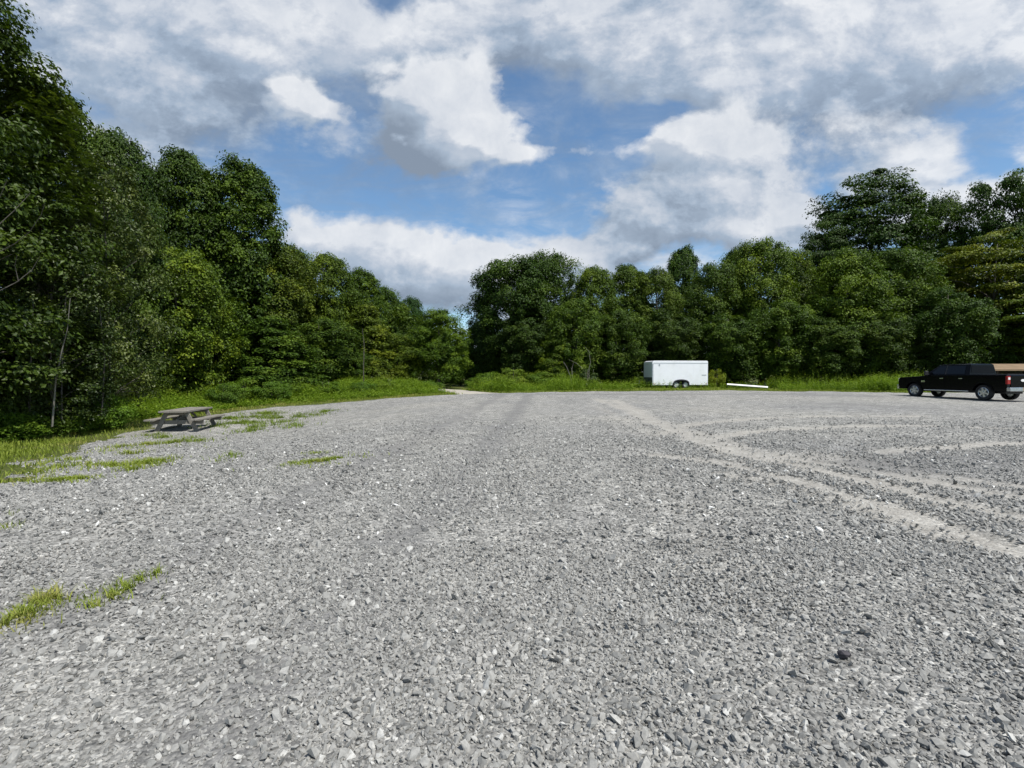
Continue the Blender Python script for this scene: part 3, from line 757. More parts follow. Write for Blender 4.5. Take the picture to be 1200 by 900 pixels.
def verge():
    rg = np.random.RandomState(51)
    iL0, iL1 = 3, 15; iR0, iR1 = 14, len(EDGE) - 4
    path = np.stack([cx, cy], 1)
    def clear_path(x, y): return seg_dist(np.c_[x, y], path[8:], False) > 1.15 + .5 * rg.rand(len(x))
    # short grass next to the gravel
    x, y, o = along(rg, EDGE[iL0:iL1 + 1], 80000, -.7, 4.8)
    ok = (lot_sd(np.c_[x, y]) < .1 * rg.rand(len(x)) - .02) & clear_path(x, y) & (rg.rand(len(x)) < sstep(.2, .62, .6 * vnoise(x, y, .9, 4) + .4 * vnoise(x, y, 3.1, 5)) * sstep(-.4, 1.6, o) + .05 + .25 * sstep(.6, 2, o)); x, y, o = x[ok], y[ok], o[ok]
    dry = .25 + .6 * sstep(.58, .78, vnoise(x, y, .7, 12))
    grass_obj('grass', rg, x, y, .05 + .10 * rg.rand(len(x)) + .16 * sstep(.8, 3, o) * rg.rand(len(x)), 'short bright grass strip along the left edge of the gravel', 'grass', .02, .5, dry)
    x, y, o = along(rg, EDGE[iR0:iR1 + 1], 60000, -.5, 7.5)
    ok = (lot_sd(np.c_[x, y]) < 0) & clear_path(x, y); x, y, o = x[ok], y[ok], o[ok]
    grass_obj('grass', rg, x, y, np.where(np.abs(PX0 + F * x / y - 877) < 32, .5, 1) * (.07 + .13 * rg.rand(len(x))), 'short grass strip along the far edge of the gravel and under the trailer', 'grass', .035, .4, None)
    # tall weeds in front of the trees
    def weeds(x, y, h, label, tint):
        n = len(x); K = np.stack([x, y, terrain(x, y)], 1); per = 16; ci = np.repeat(np.arange(n), per); f = np.tile((np.arange(per) + .6) / per, n)
        a = rg.uniform(0, 6.28, n * per); ln = rg.normal(0, .16, (n, 2))[ci]
        c = K[ci] + np.stack([ln[:, 0] * f * h[ci] + np.cos(a) * .09, ln[:, 1] * f * h[ci] + np.sin(a) * .09, f * h[ci]], 1)
        ax = unit(np.stack([np.cos(a), np.sin(a), rg.uniform(-.4, .5, n * per)], 1)); nr = unit(np.array([0, 0, 1.0]) + rg.normal(0, .4, (n * per, 3))); nr = unit(nr - (nr * ax).sum(1, keepdims=True) * ax)
        l = rg.uniform(.09, .19, n * per) * (1.15 - .5 * f); v, qd = leaf_quads(c, ax, nr, l, l * .42)
        sh = np.clip(rg.normal(.5, .22, n * per), 0, 1); cl = np.clip(.75 * f + rg.normal(0, .15, n * per), 0, 1)
        sb, sq, st = blades(rg, x, y, h * 1.02, .12, .02)
        V = np.vstack([v, sb]); me = np_data('weeds', V, np.vstack([qd, sq + len(v)]), st + len(v),
            {'shade': np.r_[np.repeat(sh, 4), np.full(len(sb), .4)], 'clump': np.r_[np.repeat(cl, 4), np.full(len(sb), .3)]}, [M['weed']])
        ob = link(bpy.data.objects.new('tall_weeds', me)); ob.color = (*tint, 1); tag(ob, label, 'weeds', kind='stuff')
    x, y, o = along(rg, EDGE[iL0 + 5:iL1 + 1], 14000, .8, 7.5); ok = (rg.rand(len(x)) < sstep(.9, 2.4, o) * (.3 + .9 * vnoise(x, y, .6, 7))) & clear_path(x, y) & (y > 14); x, y, o = x[ok], y[ok], o[ok]
    weeds(x, y, (.22 + .5 * sstep(1, 4, o)) * (.45 + 1.1 * vnoise(x, y, .55, 13)) * rg.uniform(.6, 1.3, len(x)), 'lush green weeds between the left grass strip and the trees', (1.2, 1.22, .8))
    x, y, o = along(rg, EDGE[iL0:iL0 + 7], 1300, 1.6, 5.5); ok = rg.rand(len(x)) < .7 * sstep(1.8, 3.5, o); x, y, o = x[ok], y[ok], o[ok]
    weeds(x, y, rg.uniform(.25, .7, len(x)), 'darker weeds under the trees at the near left', (.75, .82, .65))
    x, y, o = along(rg, EDGE[iR0:iR1 + 1], 9000, .5, 6.5)
    px = PX0 + F * x / y
    tr = (px > 742) & (px < 905)
    ok = clear_path(x, y) & (rg.rand(len(x)) < np.where((px > 842) & (px < 912), sstep(4.6, 5.4, o), np.where(tr, sstep(3.4, 4.5, o), sstep(.5, 1.8, o))) * (.35 + .8 * vnoise(x, y, .5, 9))); x, y, o = x[ok], y[ok], o[ok]; px = px[ok]
    hh = np.where(px < 680, .85, np.where(px > 900, .95, .6))
    weeds(x, y, hh * (.4 + 1.15 * vnoise(x, y, .45, 14)) * rg.uniform(.6, 1.3, len(x)), 'lush green weeds between the far gravel edge and the wood', (1.25, 1.25, .8))
    # patches growing through the gravel
    def patch(pts, n, sx, sy, h, label, dryv, w=.006, tint=(1, 1, 1), sparse=False):
        xs_, ys_ = [], []
        for (px_, py_, wt) in pts:
            gx, gy = ground(px_, py_); m = int(n * wt * (.62 if sx < .3 else 1.15))
            r = np.abs(rg.normal(0, .8, m)); a = rg.uniform(0, 6.28, m)
            xs_.append(gx + r * np.cos(a) * sx * wt ** .4); ys_.append(gy + r * np.sin(a) * sy * wt ** .4)
        x = np.concatenate(xs_); y = np.concatenate(ys_)
        dn_ = .6 * vnoise(x, y, 5 if sx < .3 else 2.2, 3) + .4 * vnoise(x, y, 17 if sx < .3 else 7, 4); ok = rg.rand(len(x)) < sstep(.38, .68, dn_) * (.9 if not sparse else .6)
        x, y = x[ok], y[ok]
        grass_obj('grass_patch', rg, x, y, h * .72 * rg.uniform(.25, 1.5, len(x)), label, 'grass patch', w, .9, np.full(len(x), dryv + .12) + .7 * (vnoise(x, y, 5, 8) - .5), 'grass', tint, lot_z(x, y))
    patch([(128, 712, .8), (145, 700, 1), (158, 690, .55), (182, 682, .2), (110, 722, .45)], 900, .13, .11, .075, 'bright green grass patch in the gravel at the lower left', .3)
    patch([(62, 712, 1), (42, 718, .8), (78, 707, .5), (22, 732, .8), (6, 742, 1), (-12, 752, 1)], 900, .14, .11, .085, 'browning grass patch left of the bright one at the lower left edge', .62)
    patch([(380, 544, 1), (395, 541, .7), (365, 545, .7), (372, 535, .25), (340, 547, .15)], 1000, .55, .42, .07, 'lone flat grass patch in the middle of the gravel', .38, .012)
    patch([(168, 548, 1), (180, 544, .8), (160, 554, .9)], 700, .38, .42, .12, 'round grass tuft between the table and the lot middle', .25, .012)
    patch([(80, 567, 1), (95, 566, .6), (62, 568, .7)], 700, .38, .3, .08, 'low grass patch near the left edge below the verge', .35, .012)
    patch([(70, 552, .4), (112, 548, .4), (130, 550, .5), (140, 531, .9), (148, 526, .9), (170, 524, .7), (100, 540, .8), (60, 545, .8), (30, 560, .9), (12, 566, .9), (120, 538, .6), (150, 535, .4)], 800, .45, .5, .12, 'scattered grass tufts between the left verge and the table', .4, .013)
    patch([(205, 521, .6), (215, 517, .8), (235, 519, .7), (222, 525, .3), (248, 527, .3), (263, 543, .22), (268, 538, .2), (190, 515, .6), (176, 512, .6)], 1100, .5, .6, .14, 'thin weeds in the gravel in front of the picnic table', .3, .013, (.8, .85, .85), True)
    patch([(285, 497, 1), (300, 502, .8), (318, 497, .9), (335, 502, .7), (350, 490, .7), (330, 491, 1), (300, 490, 1), (270, 492, .8), (368, 487, .4), (382, 484, .4), (312, 486, .8), (268, 500, .5), (295, 507, .4)], 2300, .95, 1.0, .15, 'thin grey green weeds in the gravel right of the picnic table', .3, .018, (.72, .8, .78), True)
    patch([(2, 628, .5), (4, 612, .25)], 250, .14, .12, .10, 'small weed tuft at the left edge beside the gravel', .35)
verge()

# ------------------------------------------------------------------ picnic table
def picnic_table():
    nl = ground(187, 507.5); nr = ground(226, 507.5)
    mx, my = (nl[0] + nr[0]) / 2, (nl[1] + nr[1]) / 2
    yaw = R(9); L = 2.3
    ax = Vector((-math.sin(yaw), math.cos(yaw)))
    cxx, cyy = mx + ax.x * .78, my + ax.y * .78
    t = empty('picnic_table', (cxx, cyy, float(lot_z(cxx, cyy)[0]) - .01), yaw); w = M['wood']
    b = MB()
    for k in range(5): b.box((-.36 + k * .18, random.Random(k).uniform(-.02, .02), .735), (.172, L, .06))
    b.build('tabletop', w, t, .006)
    for s in (-1, 1):
        b = MB()
        for k in (-1, 1): b.box((s * (.74 + k * .087), 0, .44), (.165, L, .055))
        b.build('bench_seat', w, t, .006)
    for e in (-1, 1):
        y = e * .80
        for s in (-1, 1):
            b = MB(); b.slab([(s * .32 - .08, y - .024, .70), (s * .32 + .08, y - .024, .70), (s * .68 + .09, y - .024, -.02), (s * .68 - .08, y - .024, -.02)], (0, .048, 0)); b.build('leg', w, t, .004)
        MB().box((0, y + .0495, .34), (1.76, .05, .14)).build('seat_beam', w, t, .004)
        MB().box((0, y + .0495, .648), (.84, .05, .11)).build('top_beam', w, t, .004)
        b = MB(); b.slab([(-.04, y - e * .03, .39), (.04, y - e * .03, .39), (.04, y - e * .62, .70), (-.04, y - e * .62, .70)], (0, 0, .045)); b.build('brace', w, t, .003)
    tag(t, 'weathered grey wooden picnic table with two attached benches', 'picnic table')
picnic_table()

# ------------------------------------------------------------------ cargo trailer
def wheel(parent, x, y, r, w, side, rim_mat, spokes, rimr):
    g = MB(); o = y
    g.lathe([(rimr, -w * .42), (r * .93, -w * .5), (r, -w * .36), (r, w * .36), (r * .93, w * .5), (rimr, w * .42), (rimr * .97, 0), (rimr, -w * .42)], (x, y, r), 32)
    ty = g.build('wheel', M['rubber'], parent, smooth=True)
    s = side; b = MB()
    b.lathe([(rimr, s * w * .42), (rimr * .93, s * w * .46), (rimr * .86, s * w * .36), (rimr * .8, s * w * .12), (.001, s * w * .12)], (x, y, r), 28)
    for k in range(spokes):
        a = 2 * math.pi * k / spokes + .3; u = Vector((math.cos(a), 0, math.sin(a))); p = Vector((-math.sin(a), 0, math.cos(a)))
        c0 = Vector((x, y + s * w * .36, r)); wd0, wd1 = rimr * .2, rimr * .15
        b.slab([c0 + u * rimr * .12 - p * wd0, c0 + u * rimr * .12 + p * wd0, c0 + u * rimr * .9 + p * wd1, c0 + u * rimr * .9 - p * wd1], (0, s * .02, 0))
    b.lathe([(rimr * .26, s * w * .36), (rimr * .24, s * w * .47), (rimr * .1, s * w * .5), (.001, s * w * .5)], (x, y, r), 16)
    b.build('rim', rim_mat, ty, smooth=True)
    return ty

def trailer():
    d = 44.0; phi = R(6); L, W = 5.0, 2.05
    x0 = (764.5 - PX0) / F * d
    gx, gy = x0 + math.cos(phi) * L / 2 - math.sin(phi) * W / 2, d + math.sin(phi) * L / 2 + math.cos(phi) * W / 2
    t = empty('cargo_trailer', (gx, gy, tz(gx, gy) + .02), phi)
    tag(t, 'white enclosed cargo trailer with two axles parked on grass before the wood', 'trailer')
    zb, zt = .30, 2.42; hl, hw = L / 2, W / 2
    # box: front (-x), wheel openings cut in the skirt
    prof = [(-hl, zb), (-.52 - .1, zb)]
    for k in range(9): a = math.pi * (1 - k / 8); prof.append((.06 + .46 * math.cos(a) * 1.42, zb + .02 + .44 * math.sin(a) ** .6))
    prof += [(hl, zb), (hl, zt - .12), (hl - .02, zt - .03), (hl - .1, zt), (-hl + .22, zt), (-hl + .08, zt - .05), (-hl, zt - .2)]
    MB().prism(prof, -hw, hw).build('body', M['white'], t, .02)
    bd = MB(); bd.box((-hl - .013, 0, (zb + zt) / 2 + .28), (.02, W - .12, 1.36)).build('front_panel', M['vnose'], t, .006)
    MB().box((-hl - .016, 0, zb + .36), (.024, W - .06, .66)).build('stone_guard', M['guard'], t, .004)
    b = MB()
    for s in (-1, 1):
        b.box((0.02, s * (hw + .008), zt - .21), (L - .12, .014, .035)); b.box((0, s * (hw + .009), zb + .035), (L - .02, .012, .012))
    b.build('side_rail', M['trim'], t)
    for s in (-1, 1): MB().box((-hl + .045, s * (hw + .006), (zb + zt) / 2 - .08), (.09, .012, zt - zb - .38)).build('corner_post', M['trim'], t)
    for k in range(1, 8):
        xk = -hl + .1 + k * .6; lowk = abs(xk - .06) < .8
        for s in (-1, 1): MB().box((xk, s * (hw + .002), (zb + zt) / 2 + (.22 if lowk else 0)), (.016, .006, zt - zb - .5 - (.44 if lowk else 0))).build('seam_strip', M['white'], t)
    for s in (-1, 1):
        b = MB(); out = [];  inn = []
        for k in range(13):
            a = math.pi * (1 - k / 12); out.append((.06 + .72 * math.cos(a), zb + .05 + .46 * math.sin(a) ** .6)); inn.append((.06 + .65 * math.cos(a), zb + .03 + .37 * math.sin(a) ** .6))
        b.prism(out + inn[::-1], s * hw - s * .05, s * (hw + .13)); b.build('fender', M['dark'], t)
        for xx in (-.36, .50): wheel(t, xx, s * (hw - .08), .34, .2, s, M['rim_white'], 6, .205)
    MB().box((.06, 0, zb + .22), (1.3, W - .55, .5)).build('wheel_well', M['dark'], t)
    MB().box((0, 0, zb - .05), (L - .1, W - .7, .1)).build('chassis', M['dark'], t)
    b = MB()
    for s in (-1, 1): b.tube([(-hl + .3, s * .55, .42), (-hl - 1.05, 0, .42)], .04, 6)
    b.tube([(-hl - .95, 0, .42), (-hl - 1.25, 0, .44)], .045, 6); tg = b.build('tow_bar', M['dark'], t)
    b = MB(); b.tube([(-hl - .8, .0, .03), (-hl - .8, 0, .75)], .035, 8); b.box((-hl - .8, 0, .02), (.2, .2, .03)); b.build('jack', M['guard'], tg)
    MB().box((-hl + .62, -hw - .012, zt - .36), (.11, .02, .17)).build('vent', M['trim'], t, .003)
    MB().box((hl - .35, -hw - .006, zb + .88), (.42, .008, .07)).build('lettering_strip', M['trim'], t)
    for xx in (-hl + .15, hl - .12):
        MB().box((xx, -hw - .012, zb + .12), (.09, .016, .035)).build('marker_light', M['amber' if xx < 0 else 'red'], t)
    for k in range(3): MB().box((-hl - .026, (k - 1) * .18, zt - .28), (.012, .08, .03)).build('clearance_light', M['amber'], t)
trailer()

# long white board lying on the grass
p0 = ground(852, 455.8); p1 = ground(900, 458.2)
p0 = ((852 - PX0) / F * 44.6, 44.6); p1 = ((900 - PX0) / F * 43.3, 43.3)
z0, z1 = tz(*p0), tz(*p1); dv = Vector((p1[0] - p0[0], p1[1] - p0[1], z1 - z0 - .22)); ln_ = dv.length
b = MB(); b.box((ln_ / 2, 0, 0), (ln_, .17, .07), Matrix.Rotation(R(38), 3, 'X'))
o = b.build('white_board', M['white_board'], None, .006); o.location = (p0[0], p0[1], z0 + .40)
o.rotation_euler = dv.to_track_quat('X', 'Z').to_euler(); tag(o, 'long white board lying aslant on the grass right of the trailer', 'board')

# ------------------------------------------------------------------ pickup
def pickup():
    rear, front = Vector((25.5, 27.6)), Vector((24.8, 31.4)); hd = (front - rear).normalized()
    side = Vector((-hd.y, hd.x))                                # towards its left flank, which faces the lot
    mid = (rear + front) / 2 - side * .82
    t = empty('pickup_truck', (mid.x, mid.y, float(lot_z(mid.x, mid.y)[0]) - .01), math.atan2(hd.y, hd.x))
    tag(t, 'black crew cab pickup with bright rims parked at the right edge of the gravel', 'pickup truck')
    wb = 3.9; fa, ra = wb / 2, -wb / 2; r = .42; W = .99; bp = M['black_paint']
    def arch(c, rr=.52):
        return [(c + rr * math.cos(a), max(.50, .42 + rr * math.sin(a))) for a in [math.pi * (1 - k / 10) for k in range(11)]]
    low = [(-3.10, .62), (-3.10, .50)] + arch(ra) + arch(fa) + [(2.92, .50), (2.98, .8), (2.95, 1.12), (2.84, 1.2), (1.3, 1.30), (1.25, 1.36), (-1.28, 1.38), (-3.08, 1.38), (-3.12, 1.30)]
    # keep the profile in order: bottom front to back was built back to front
    MB().prism(low, -W, W).build('body', bp, t, .035)
    MB().box((-2.17, 0, 1.395), (1.66, 1.62, .03)).build('bed_cover', M['dark'], t, .008)
    MB().box((0, 0, .52), (5.5, 1.1, .3)).build('chassis', M['dark'], t)
    g = [(1.3, 1.34, .95), (-1.22, 1.36, .95), (.50, 1.93, .78), (-1.17, 1.95, .78), (.30, 1.975, .70), (-1.08, 1.99, .70)]
    MB().hull([(x, s * y, z) for x, z, y in g for s in (-1, 1)]).build('cab', bp, t, .03)
    # glass set just proud of the cab's slanted faces
    for s in (-1, 1):
        nrm = Vector((0, s * .60, .17)).normalized() * .012
        def sp(x, f): y = .95 + (.78 - .95) * f; return Vector((x, s * y, 1.35 + .58 * f)) + nrm
        for nm, q4 in (('front_window', [(.95, .10), (.12, .10), (.12, .88), (.46, .88)]), ('rear_window', [(.02, .10), (-.98, .10), (-.96, .88), (.02, .88)])):
            b = MB(); b.slab([sp(*c) for c in q4], nrm * .5); b.build(nm, M['glass'], t)
        b = MB(); b.slab([sp(.02, .06), sp(.10, .06), sp(.10, .92), sp(.02, .92)], nrm * .9); b.build('door_pillar', M['dark'], t)
        for nm, xa, xb in (('front_door', .08, 1.12), ('rear_door', -.98, .05)):
            dr = MB().box(((xa + xb) / 2, s * (W + .004), .965), (xb - xa - .02, .012, .70)).build(nm, bp, t, .005)
            MB().box((xa + .17, s * (W + .024), 1.16), (.2, .03, .04)).build('handle', M['chrome'], dr, .005)
        MB().box((-.05, s * (W + .07), .47), (2.5, .12, .05)).build('side_step', M['chrome'], t, .015)
        mr = MB().box((1.05, s * (W + .15), 1.46), (.12, .22, .26)).build('wing_mirror', M['dark'], t, .03)
        MB().box((1.05, s * (W + .02), 1.40), (.06, .14, .05)).build('mirror_arm', M['dark'], mr)
        MB().box((1.36, s * (W + .006), .98), (.22, .014, .10)).build('fender_badge', M['chrome'], t, .003)
        for c in (fa, ra):
            o_, i_ = arch(c, .56), arch(c, .50)
            MB().prism(o_ + i_[::-1], s * (W - .05), s * (W + .035)).build('wheel_arch', bp, t, .01)
            wheel(t, c, s * (W - .15), r, .26, s, M['dull_chrome'], 6, .27)
        tl = MB().box((-3.085, s * .90, 1.10), (.10, .20, .42)).build('tail_light', M['red'], t, .015)
        MB().box((-3.138, s * .90, 1.18), (.012, .13, .12)).build('reverse_lamp', M['clear'], tl, .003)
        MB().box((2.93, s * .78, 1.02), (.14, .36, .26)).build('headlight', M['clear'], t, .03)
    b = MB(); b.slab([Vector((1.30 - .02, -.86, 1.40)), Vector((1.28, .86, 1.40)), Vector((.56, .74, 1.91)), Vector((.56, -.74, 1.91))], (.022, 0, .02)); b.build('windscreen', M['glass'], t)
    b = MB(); b.slab([Vector((-1.212, -.82, 1.46)), Vector((-1.212, .82, 1.46)), Vector((-1.178, .72, 1.88)), Vector((-1.178, -.72, 1.88))], (-.012, 0, .0)); b.build('back_window', M['dim_reflection'], t)
    MB().box((-3.118, 0, 1.02), (.03, 1.56, .62)).build('tailgate', bp, t, .012)
    b = MB(); b.lathe([(.11, 0), (.1, .012), (.001, .014)], (0, 0, 0), 20); e = b.build('emblem', M['clear'], t, smooth=True); e.rotation_euler = (0, 0, R(90)); e.location = (-3.134, 0, 1.08); e.scale = (1.35, 1, .62)
    bu = MB().box((-3.17, 0, .62), (.2, 1.96, .2)).build('rear_bumper', M['dull_chrome'], t, .025)
    MB().box((-3.276, 0, .64), (.014, .34, .17)).build('number_plate', M['plate'], bu)
    MB().box((2.98, 0, .62), (.2, 1.96, .24)).build('front_bumper', M['chrome'], t, .03)
    b = MB()
    for k in range(4): b.box((2.975, 0, .85 + k * .09), (.05, 1.16, .05))
    b.build('grille', M['chrome'], t, .006)
    b = MB(); b.tube([(1.4, -.8, 1.3), (1.25, -.8, 2.1)], .006, 5); b.build('antenna', M['dark'], t)
pickup()

# low shelter behind the pickup, mostly out of the picture
def shelter():
    d = 39.0; x = (1163 - PX0) / F * d; gz = tz(x, d)
    t = empty('shelter', (x, d, gz), R(2)); tag(t, 'low dark shelter with tan pitched roof behind the black pickup', 'shelter')
    e = CAMH + (PY0 - 433.6) / F * d - gz; rgz = CAMH + (PY0 - 427) / F * (d + 2.2) - gz
    b = MB(); b.slab([(0, -.1, e), (7.4, -.1, e), (7.4, 2.3, rgz), (2.02, 2.3, rgz)], (0, 0, .05)); rf = b.build('roof', M['tan_roof'], t)
    b = MB(); b.slab([(2.02, 2.302, rgz), (7.4, 2.302, rgz), (7.4, 4.6, e), (2.3, 4.6, e)], (0, 0, .05)); b.build('roof', M['tan_roof'], t)
    MB().box((3.7, -.115, e + .0), (7.4, .03, .12)).build('fascia', M['tan_roof'], rf)
    for px_ in (.5, 3.7, 7.0):
        for y in (.15, 4.2): MB().box((px_ + (2.0 if y > 1 and px_ < 1 else 0), y, e / 2), (.14, .14, e)).build('post', M['dark_wood'], t)
    MB().box((4.7, 4.25, e * .45), (4.6, .06, e * .9)).build('back_wall', M['dark_wood'], t)
shelter()

# dark stone lying in the gravel
gx, gy = ground(993, 789)
bm = bmesh.new(); bmesh.ops.create_icosphere(bm, subdivisions=2, radius=.03)
rr = random.Random(4)
for v in bm.verts:
    c = v.co.normalized(); v.co = Vector((c.x * .032, c.y * .026, c.z * .024)) * (1 + .35 * (float(vnoise(c.x * 2 + 5, c.y * 2 + c.z * 1.7, 1.4)) - .5) + .3 * rr.uniform(-1, 1))
me = bpy.data.meshes.new('dark_stone'); bm.to_mesh(me); bm.free(); me.materials.append(M['dark_stone'])
o = link(bpy.data.objects.new('dark_stone', me)); o.location = (gx, gy, float(lot_z(gx, gy)[0]) + .018); tag(o, 'single dark fist sized stone on the pale gravel at lower right', 'stone')

# ------------------------------------------------------------------ sky
def sky():
    w = bpy.data.worlds.new('World'); SC.world = w; w.use_nodes = True
    t = NT(w.node_tree); bg = t.n['Background']
    st = t.new('ShaderNodeTexSky', sky_type='NISHITA'); st.sun_disc = False; st.sun_elevation = SUN_EL; st.sun_rotation = SUN_AZ
    st.air_density = 1.0; st.dust_density = .6; st.ozone_density = 1.6; st.altitude = 300
    # one node group: how much cloud lies in a direction (u = x/y, v = z/y towards the lot's far side)
    g = bpy.data.node_groups.new('cloud_cover', 'ShaderNodeTree')
    g.interface.new_socket('Dir', in_out='INPUT', socket_type='NodeSocketVector'); g.interface.new_socket('Cover', in_out='OUTPUT', socket_type='NodeSocketFloat'); g.interface.new_socket('Puff', in_out='OUTPUT', socket_type='NodeSocketFloat')
    for nm in ('RawCover', 'RawPuff'): g.interface.new_socket(nm, in_out='OUTPUT', socket_type='NodeSocketFloat')
    k = NT(g); gi = k.new('NodeGroupInput'); go = k.new('NodeGroupOutput')
    s = k.new('ShaderNodeSeparateXYZ'); k.put(s.inputs[0], gi.outputs[0]); X, Y, Z = s.outputs
    zz = k.math('ADD', k.math('MAXIMUM', Z, 0.0), .16)
    cmb = k.new('ShaderNodeCombineXYZ'); k.put(cmb.inputs[0], k.math('DIVIDE', X, zz)); k.put(cmb.inputs[1], k.math('DIVIDE', Y, zz)); cmb.inputs[2].default_value = 3.7
    plane = cmb.outputs[0]
    n1 = k.noise(plane, 1.3, 7, .6, .3)                       # layer cloud on a plane overhead
    yy = k.math('MAXIMUM', Y, .12); U = k.math('DIVIDE', X, yy); Vv = k.math('DIVIDE', Z, yy)
    uv = k.new('ShaderNodeCombineXYZ'); k.put(uv.inputs[0], U); k.put(uv.inputs[1], k.math('MULTIPLY', Vv, 1.35)); uv.inputs[2].default_value = 1.3
    n2 = k.noise(uv.outputs[0], 5.8, 8, .62, .15)               # heaped cloud seen from the side
    n3 = k.new('ShaderNodeTexNoise'); k.put(n3.inputs['Vector'], uv.outputs[0]); n3.inputs['Scale'].default_value = 4.0; n3.inputs['Detail'].default_value = 4; n3.inputs['Roughness'].default_value = .6
    sp = k.new('ShaderNodeSeparateColor'); k.put(sp.inputs[0], n3.outputs['Color'])
    Uw = k.math('ADD', U, k.math('MULTIPLY', k.math('SUBTRACT', sp.outputs[0], .5), .22)); Vw = k.math('ADD', Vv, k.math('MULTIPLY', k.math('SUBTRACT', sp.outputs[1], .5), .16))
    def blob(px, py, rx, ry, amp):
        a = k.math('DIVIDE', k.math('SUBTRACT', Uw, (px - PX0) / F), rx / F); b = k.math('DIVIDE', k.math('SUBTRACT', Vw, (PY0 - py) / F), ry / F)
        return k.math('MULTIPLY', k.math('EXPONENT', k.math('MULTIPLY', k.math('ADD', k.math('MULTIPLY', a, a), k.math('MULTIPLY', b, b)), -1.0)), amp)
    def total(rows):
        r = None
        for row in rows: v = blob(*row); r = v if r is None else k.math('ADD', r, v)
        return r
    layer = total([(200, 60, 260, 150, .34), (520, 30, 130, 60, .12), (700, 60, 160, 90, .25), (900, 60, 220, 150, .34), (1130, 60, 170, 120, .3), (180, 170, 150, 60, .06),
                   (470, 175, 60, 120, .05), (560, 250, 260, 60, -.16), (420, 225, 110, 40, -.30), (690, 250, 60, 55, -.34), (640, 98, 62, 34, -.4), (765, 146, 60, 22, -.48), (455, 14, 32, 20, -.4),
                   (940, 222, 34, 36, -.62), (1152, 186, 34, 26, -.42), (1105, 130, 40, 18, -.2), (420, 130, 40, 30, -.18), (150, 150, 60, 18, -.14), (640, 170, 50, 30, -.2), (1160, 240, 60, 30, .2), (1060, 190, 50, 40, .2)])
    puff = total([(535, 128, 74, 56, .95), (510, 172, 66, 30, .6), (488, 128, 46, 44, .5), (610, 178, 70, 16, .36), (352, 124, 40, 32, .8), (385, 136, 30, 12, .3), (500, 190, 60, 30, .2), (440, 285, 130, 36, .52), (600, 300, 130, 34, .55), (520, 340, 160, 40, .5), (350, 260, 40, 24, .3), (700, 300, 60, 20, .3),
                  (800, 230, 90, 60, .60), (870, 190, 70, 60, .45), (750, 262, 50, 26, .4), (930, 262, 50, 26, .5), (870, 280, 90, 24, .5), (930, 100, 110, 70, .2), (1085, 40, 60, 40, .25), (790, 180, 70, 20, .35), (1010, 170, 80, 60, .35), (1140, 150, 80, 30, .25)])
    front = k.remap(Y, .15, .45, 0, 1, True)
    layer = k.math('MULTIPLY', layer, front); puff = k.math('MULTIPLY', puff, front)
    c1 = k.math('ADD', k.math('ADD', k.math('ADD', k.math('MULTIPLY', n1, 1.5), -.30), k.math('MULTIPLY', layer, .9)), k.math('MULTIPLY', k.math('SUBTRACT', n2, .5), .85))
    c2 = k.math('ADD', k.math('SUBTRACT', n2, .38), puff)
    k.put(go.inputs[0], k.remap(c1, .40, .74, 0, 1, True)); k.put(go.inputs[1], k.math('MULTIPLY', k.remap(c2, .40, .60, 0, 1), k.remap(puff, .02, .16, 0, 1)))
    k.put(go.inputs[2], c1); k.put(go.inputs[3], c2)
    tc = t.new('ShaderNodeTexCoord').outputs['Generated']
    def cover(vec):
        n = t.new('ShaderNodeGroup', node_tree=g); t.put(n.inputs[0], vec); return n.outputs
    A = cover(tc); B1 = cover(t.vmath('ADD', tc, (.022, 0, .026))); B2 = cover(t.vmath('ADD', tc, (.065, 0, .08)))   # looks a little towards the sun: a heap is lit where cloud thins that way
    SK = 10.0 / 1.19
    sp = t.new('ShaderNodeSeparateXYZ'); t.put(sp.inputs[0], tc)
    zz = t.math('ADD', t.math('MAXIMUM', sp.outputs[2], 0.0), .2)
    cm = t.new('ShaderNodeCombineXYZ'); t.put(cm.inputs[0], t.math('DIVIDE', sp.outputs[0], zz)); t.put(cm.inputs[1], t.math('DIVIDE', sp.outputs[1], zz)); cm.inputs[2].default_value = 8.1
    mp = t.new('ShaderNodeMapping'); t.put(mp.inputs[0], cm.outputs[0]); mp.inputs['Rotation'].default_value = (0, 0, R(35)); mp.inputs['Scale'].default_value = (1.0, 1.4, 1)
    body = t.noise(mp.outputs[0], 1.5, 10, .60, .5); wisp = t.noise(mp.outputs[0], 4.2, 8, .62, .6); fine = t.noise(tc, 15, 8, .64, .3); swell = t.noise(tc, 5.0, 8, .6, .2)
    cen_ = lambda v, k: t.math('MULTIPLY', t.math('SUBTRACT', v, .5), k)
    dif = lambda a, b, kk: t.math('MULTIPLY', t.math('SUBTRACT', a, b), kk)
    def add(*v):
        r = v[0]
        for q in v[1:]: r = t.math('ADD', r, q)
        return r
    clampd = lambda v, m: t.math('MINIMUM', t.math('MAXIMUM', v, -m), m)
    L1 = add(.53, cen_(body, .65), cen_(wisp, .45), cen_(swell, .6), cen_(fine, .5), clampd(dif(A[2], B1[2], 1.6), .16), clampd(dif(A[2], B2[2], .7), .16))
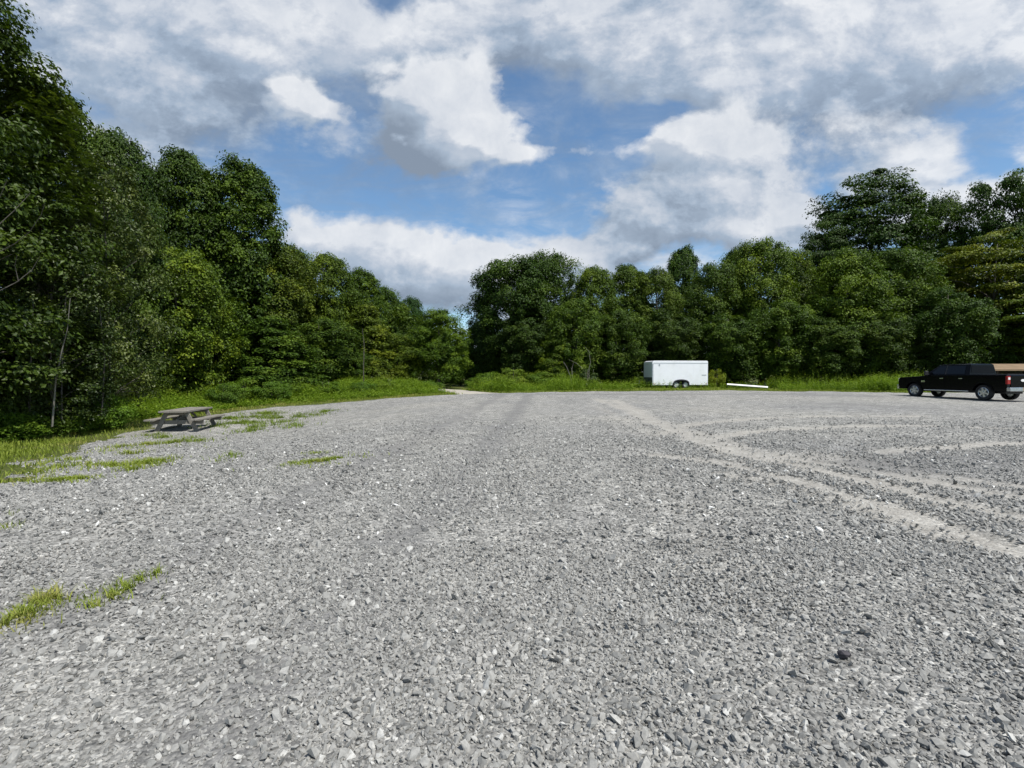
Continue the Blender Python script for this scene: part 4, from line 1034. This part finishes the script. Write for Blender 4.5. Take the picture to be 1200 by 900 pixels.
    L2 = add(.50, cen_(fine, .5), cen_(swell, .6), clampd(dif(A[3], B1[3], 1.6), .18), clampd(dif(A[3], B2[3], .5), .19))
    def tone(L): return t.ramp(L, [(.12, (.25, .31, .40)), (.42, (.40, .485, .60)), (.7, (.60, .65, .73)), (1.0, (.86, .88, .91))])
    def lift(c): return t.mix(1.0, c, (SK, SK, SK), 'MULTIPLY')
    skyc = t.mix(1.0, st.outputs[0], (1.0, 1.18, 1.25), 'MULTIPLY')
    veil = t.math('MULTIPLY', t.remap(wisp, .38, .7, 0, .5), 1.0)
    col = t.mix(veil, skyc, lift(tone(L1)))
    col = t.mix(t.math('MULTIPLY', A[0], .90), col, lift(tone(L1)))
    col = t.mix(t.math('MULTIPLY', A[1], .97), col, lift(tone(L2)))
    t.put(bg.inputs['Color'], col); bg.inputs['Strength'].default_value = .1
    w.cycles.sampling_method = 'MANUAL'; w.cycles.sample_map_resolution = 512
sky()

sun = bpy.data.lights.new('sun', 'SUN'); sun.energy = 5.0; sun.angle = R(.53); sun.color = (1, .965, .90)
so = link(bpy.data.objects.new('sun', sun))
sd_ = Vector((math.sin(SUN_AZ) * math.cos(SUN_EL), math.cos(SUN_AZ) * math.cos(SUN_EL), math.sin(SUN_EL)))
so.rotation_euler = sd_.to_track_quat('Z', 'Y').to_euler(); so.location = sd_ * 60

cam = bpy.data.cameras.new('camera'); cam.sensor_width = 36; cam.lens = 36 * F / 1200; cam.clip_start = .05; cam.clip_end = 9000
co = link(bpy.data.objects.new('camera', cam)); co.location = (0, 0, CAMH); co.rotation_euler = (R(90) - math.atan((450 - PY0) / F), 0, 0)
SC.camera = co

SC.view_settings.view_transform = 'Standard'; SC.view_settings.look = 'None'; SC.view_settings.exposure = .25; SC.view_settings.gamma = 1
try: SC.view_settings.use_curve_mapping = False
except Exception: pass
SC.render.engine = 'CYCLES'
cy_ = SC.cycles; cy_.max_bounces = 4; cy_.diffuse_bounces = 3; cy_.glossy_bounces = 3; cy_.transmission_bounces = 3; cy_.use_adaptive_sampling = True; cy_.adaptive_threshold = .02
cy_.sample_clamp_indirect = 6
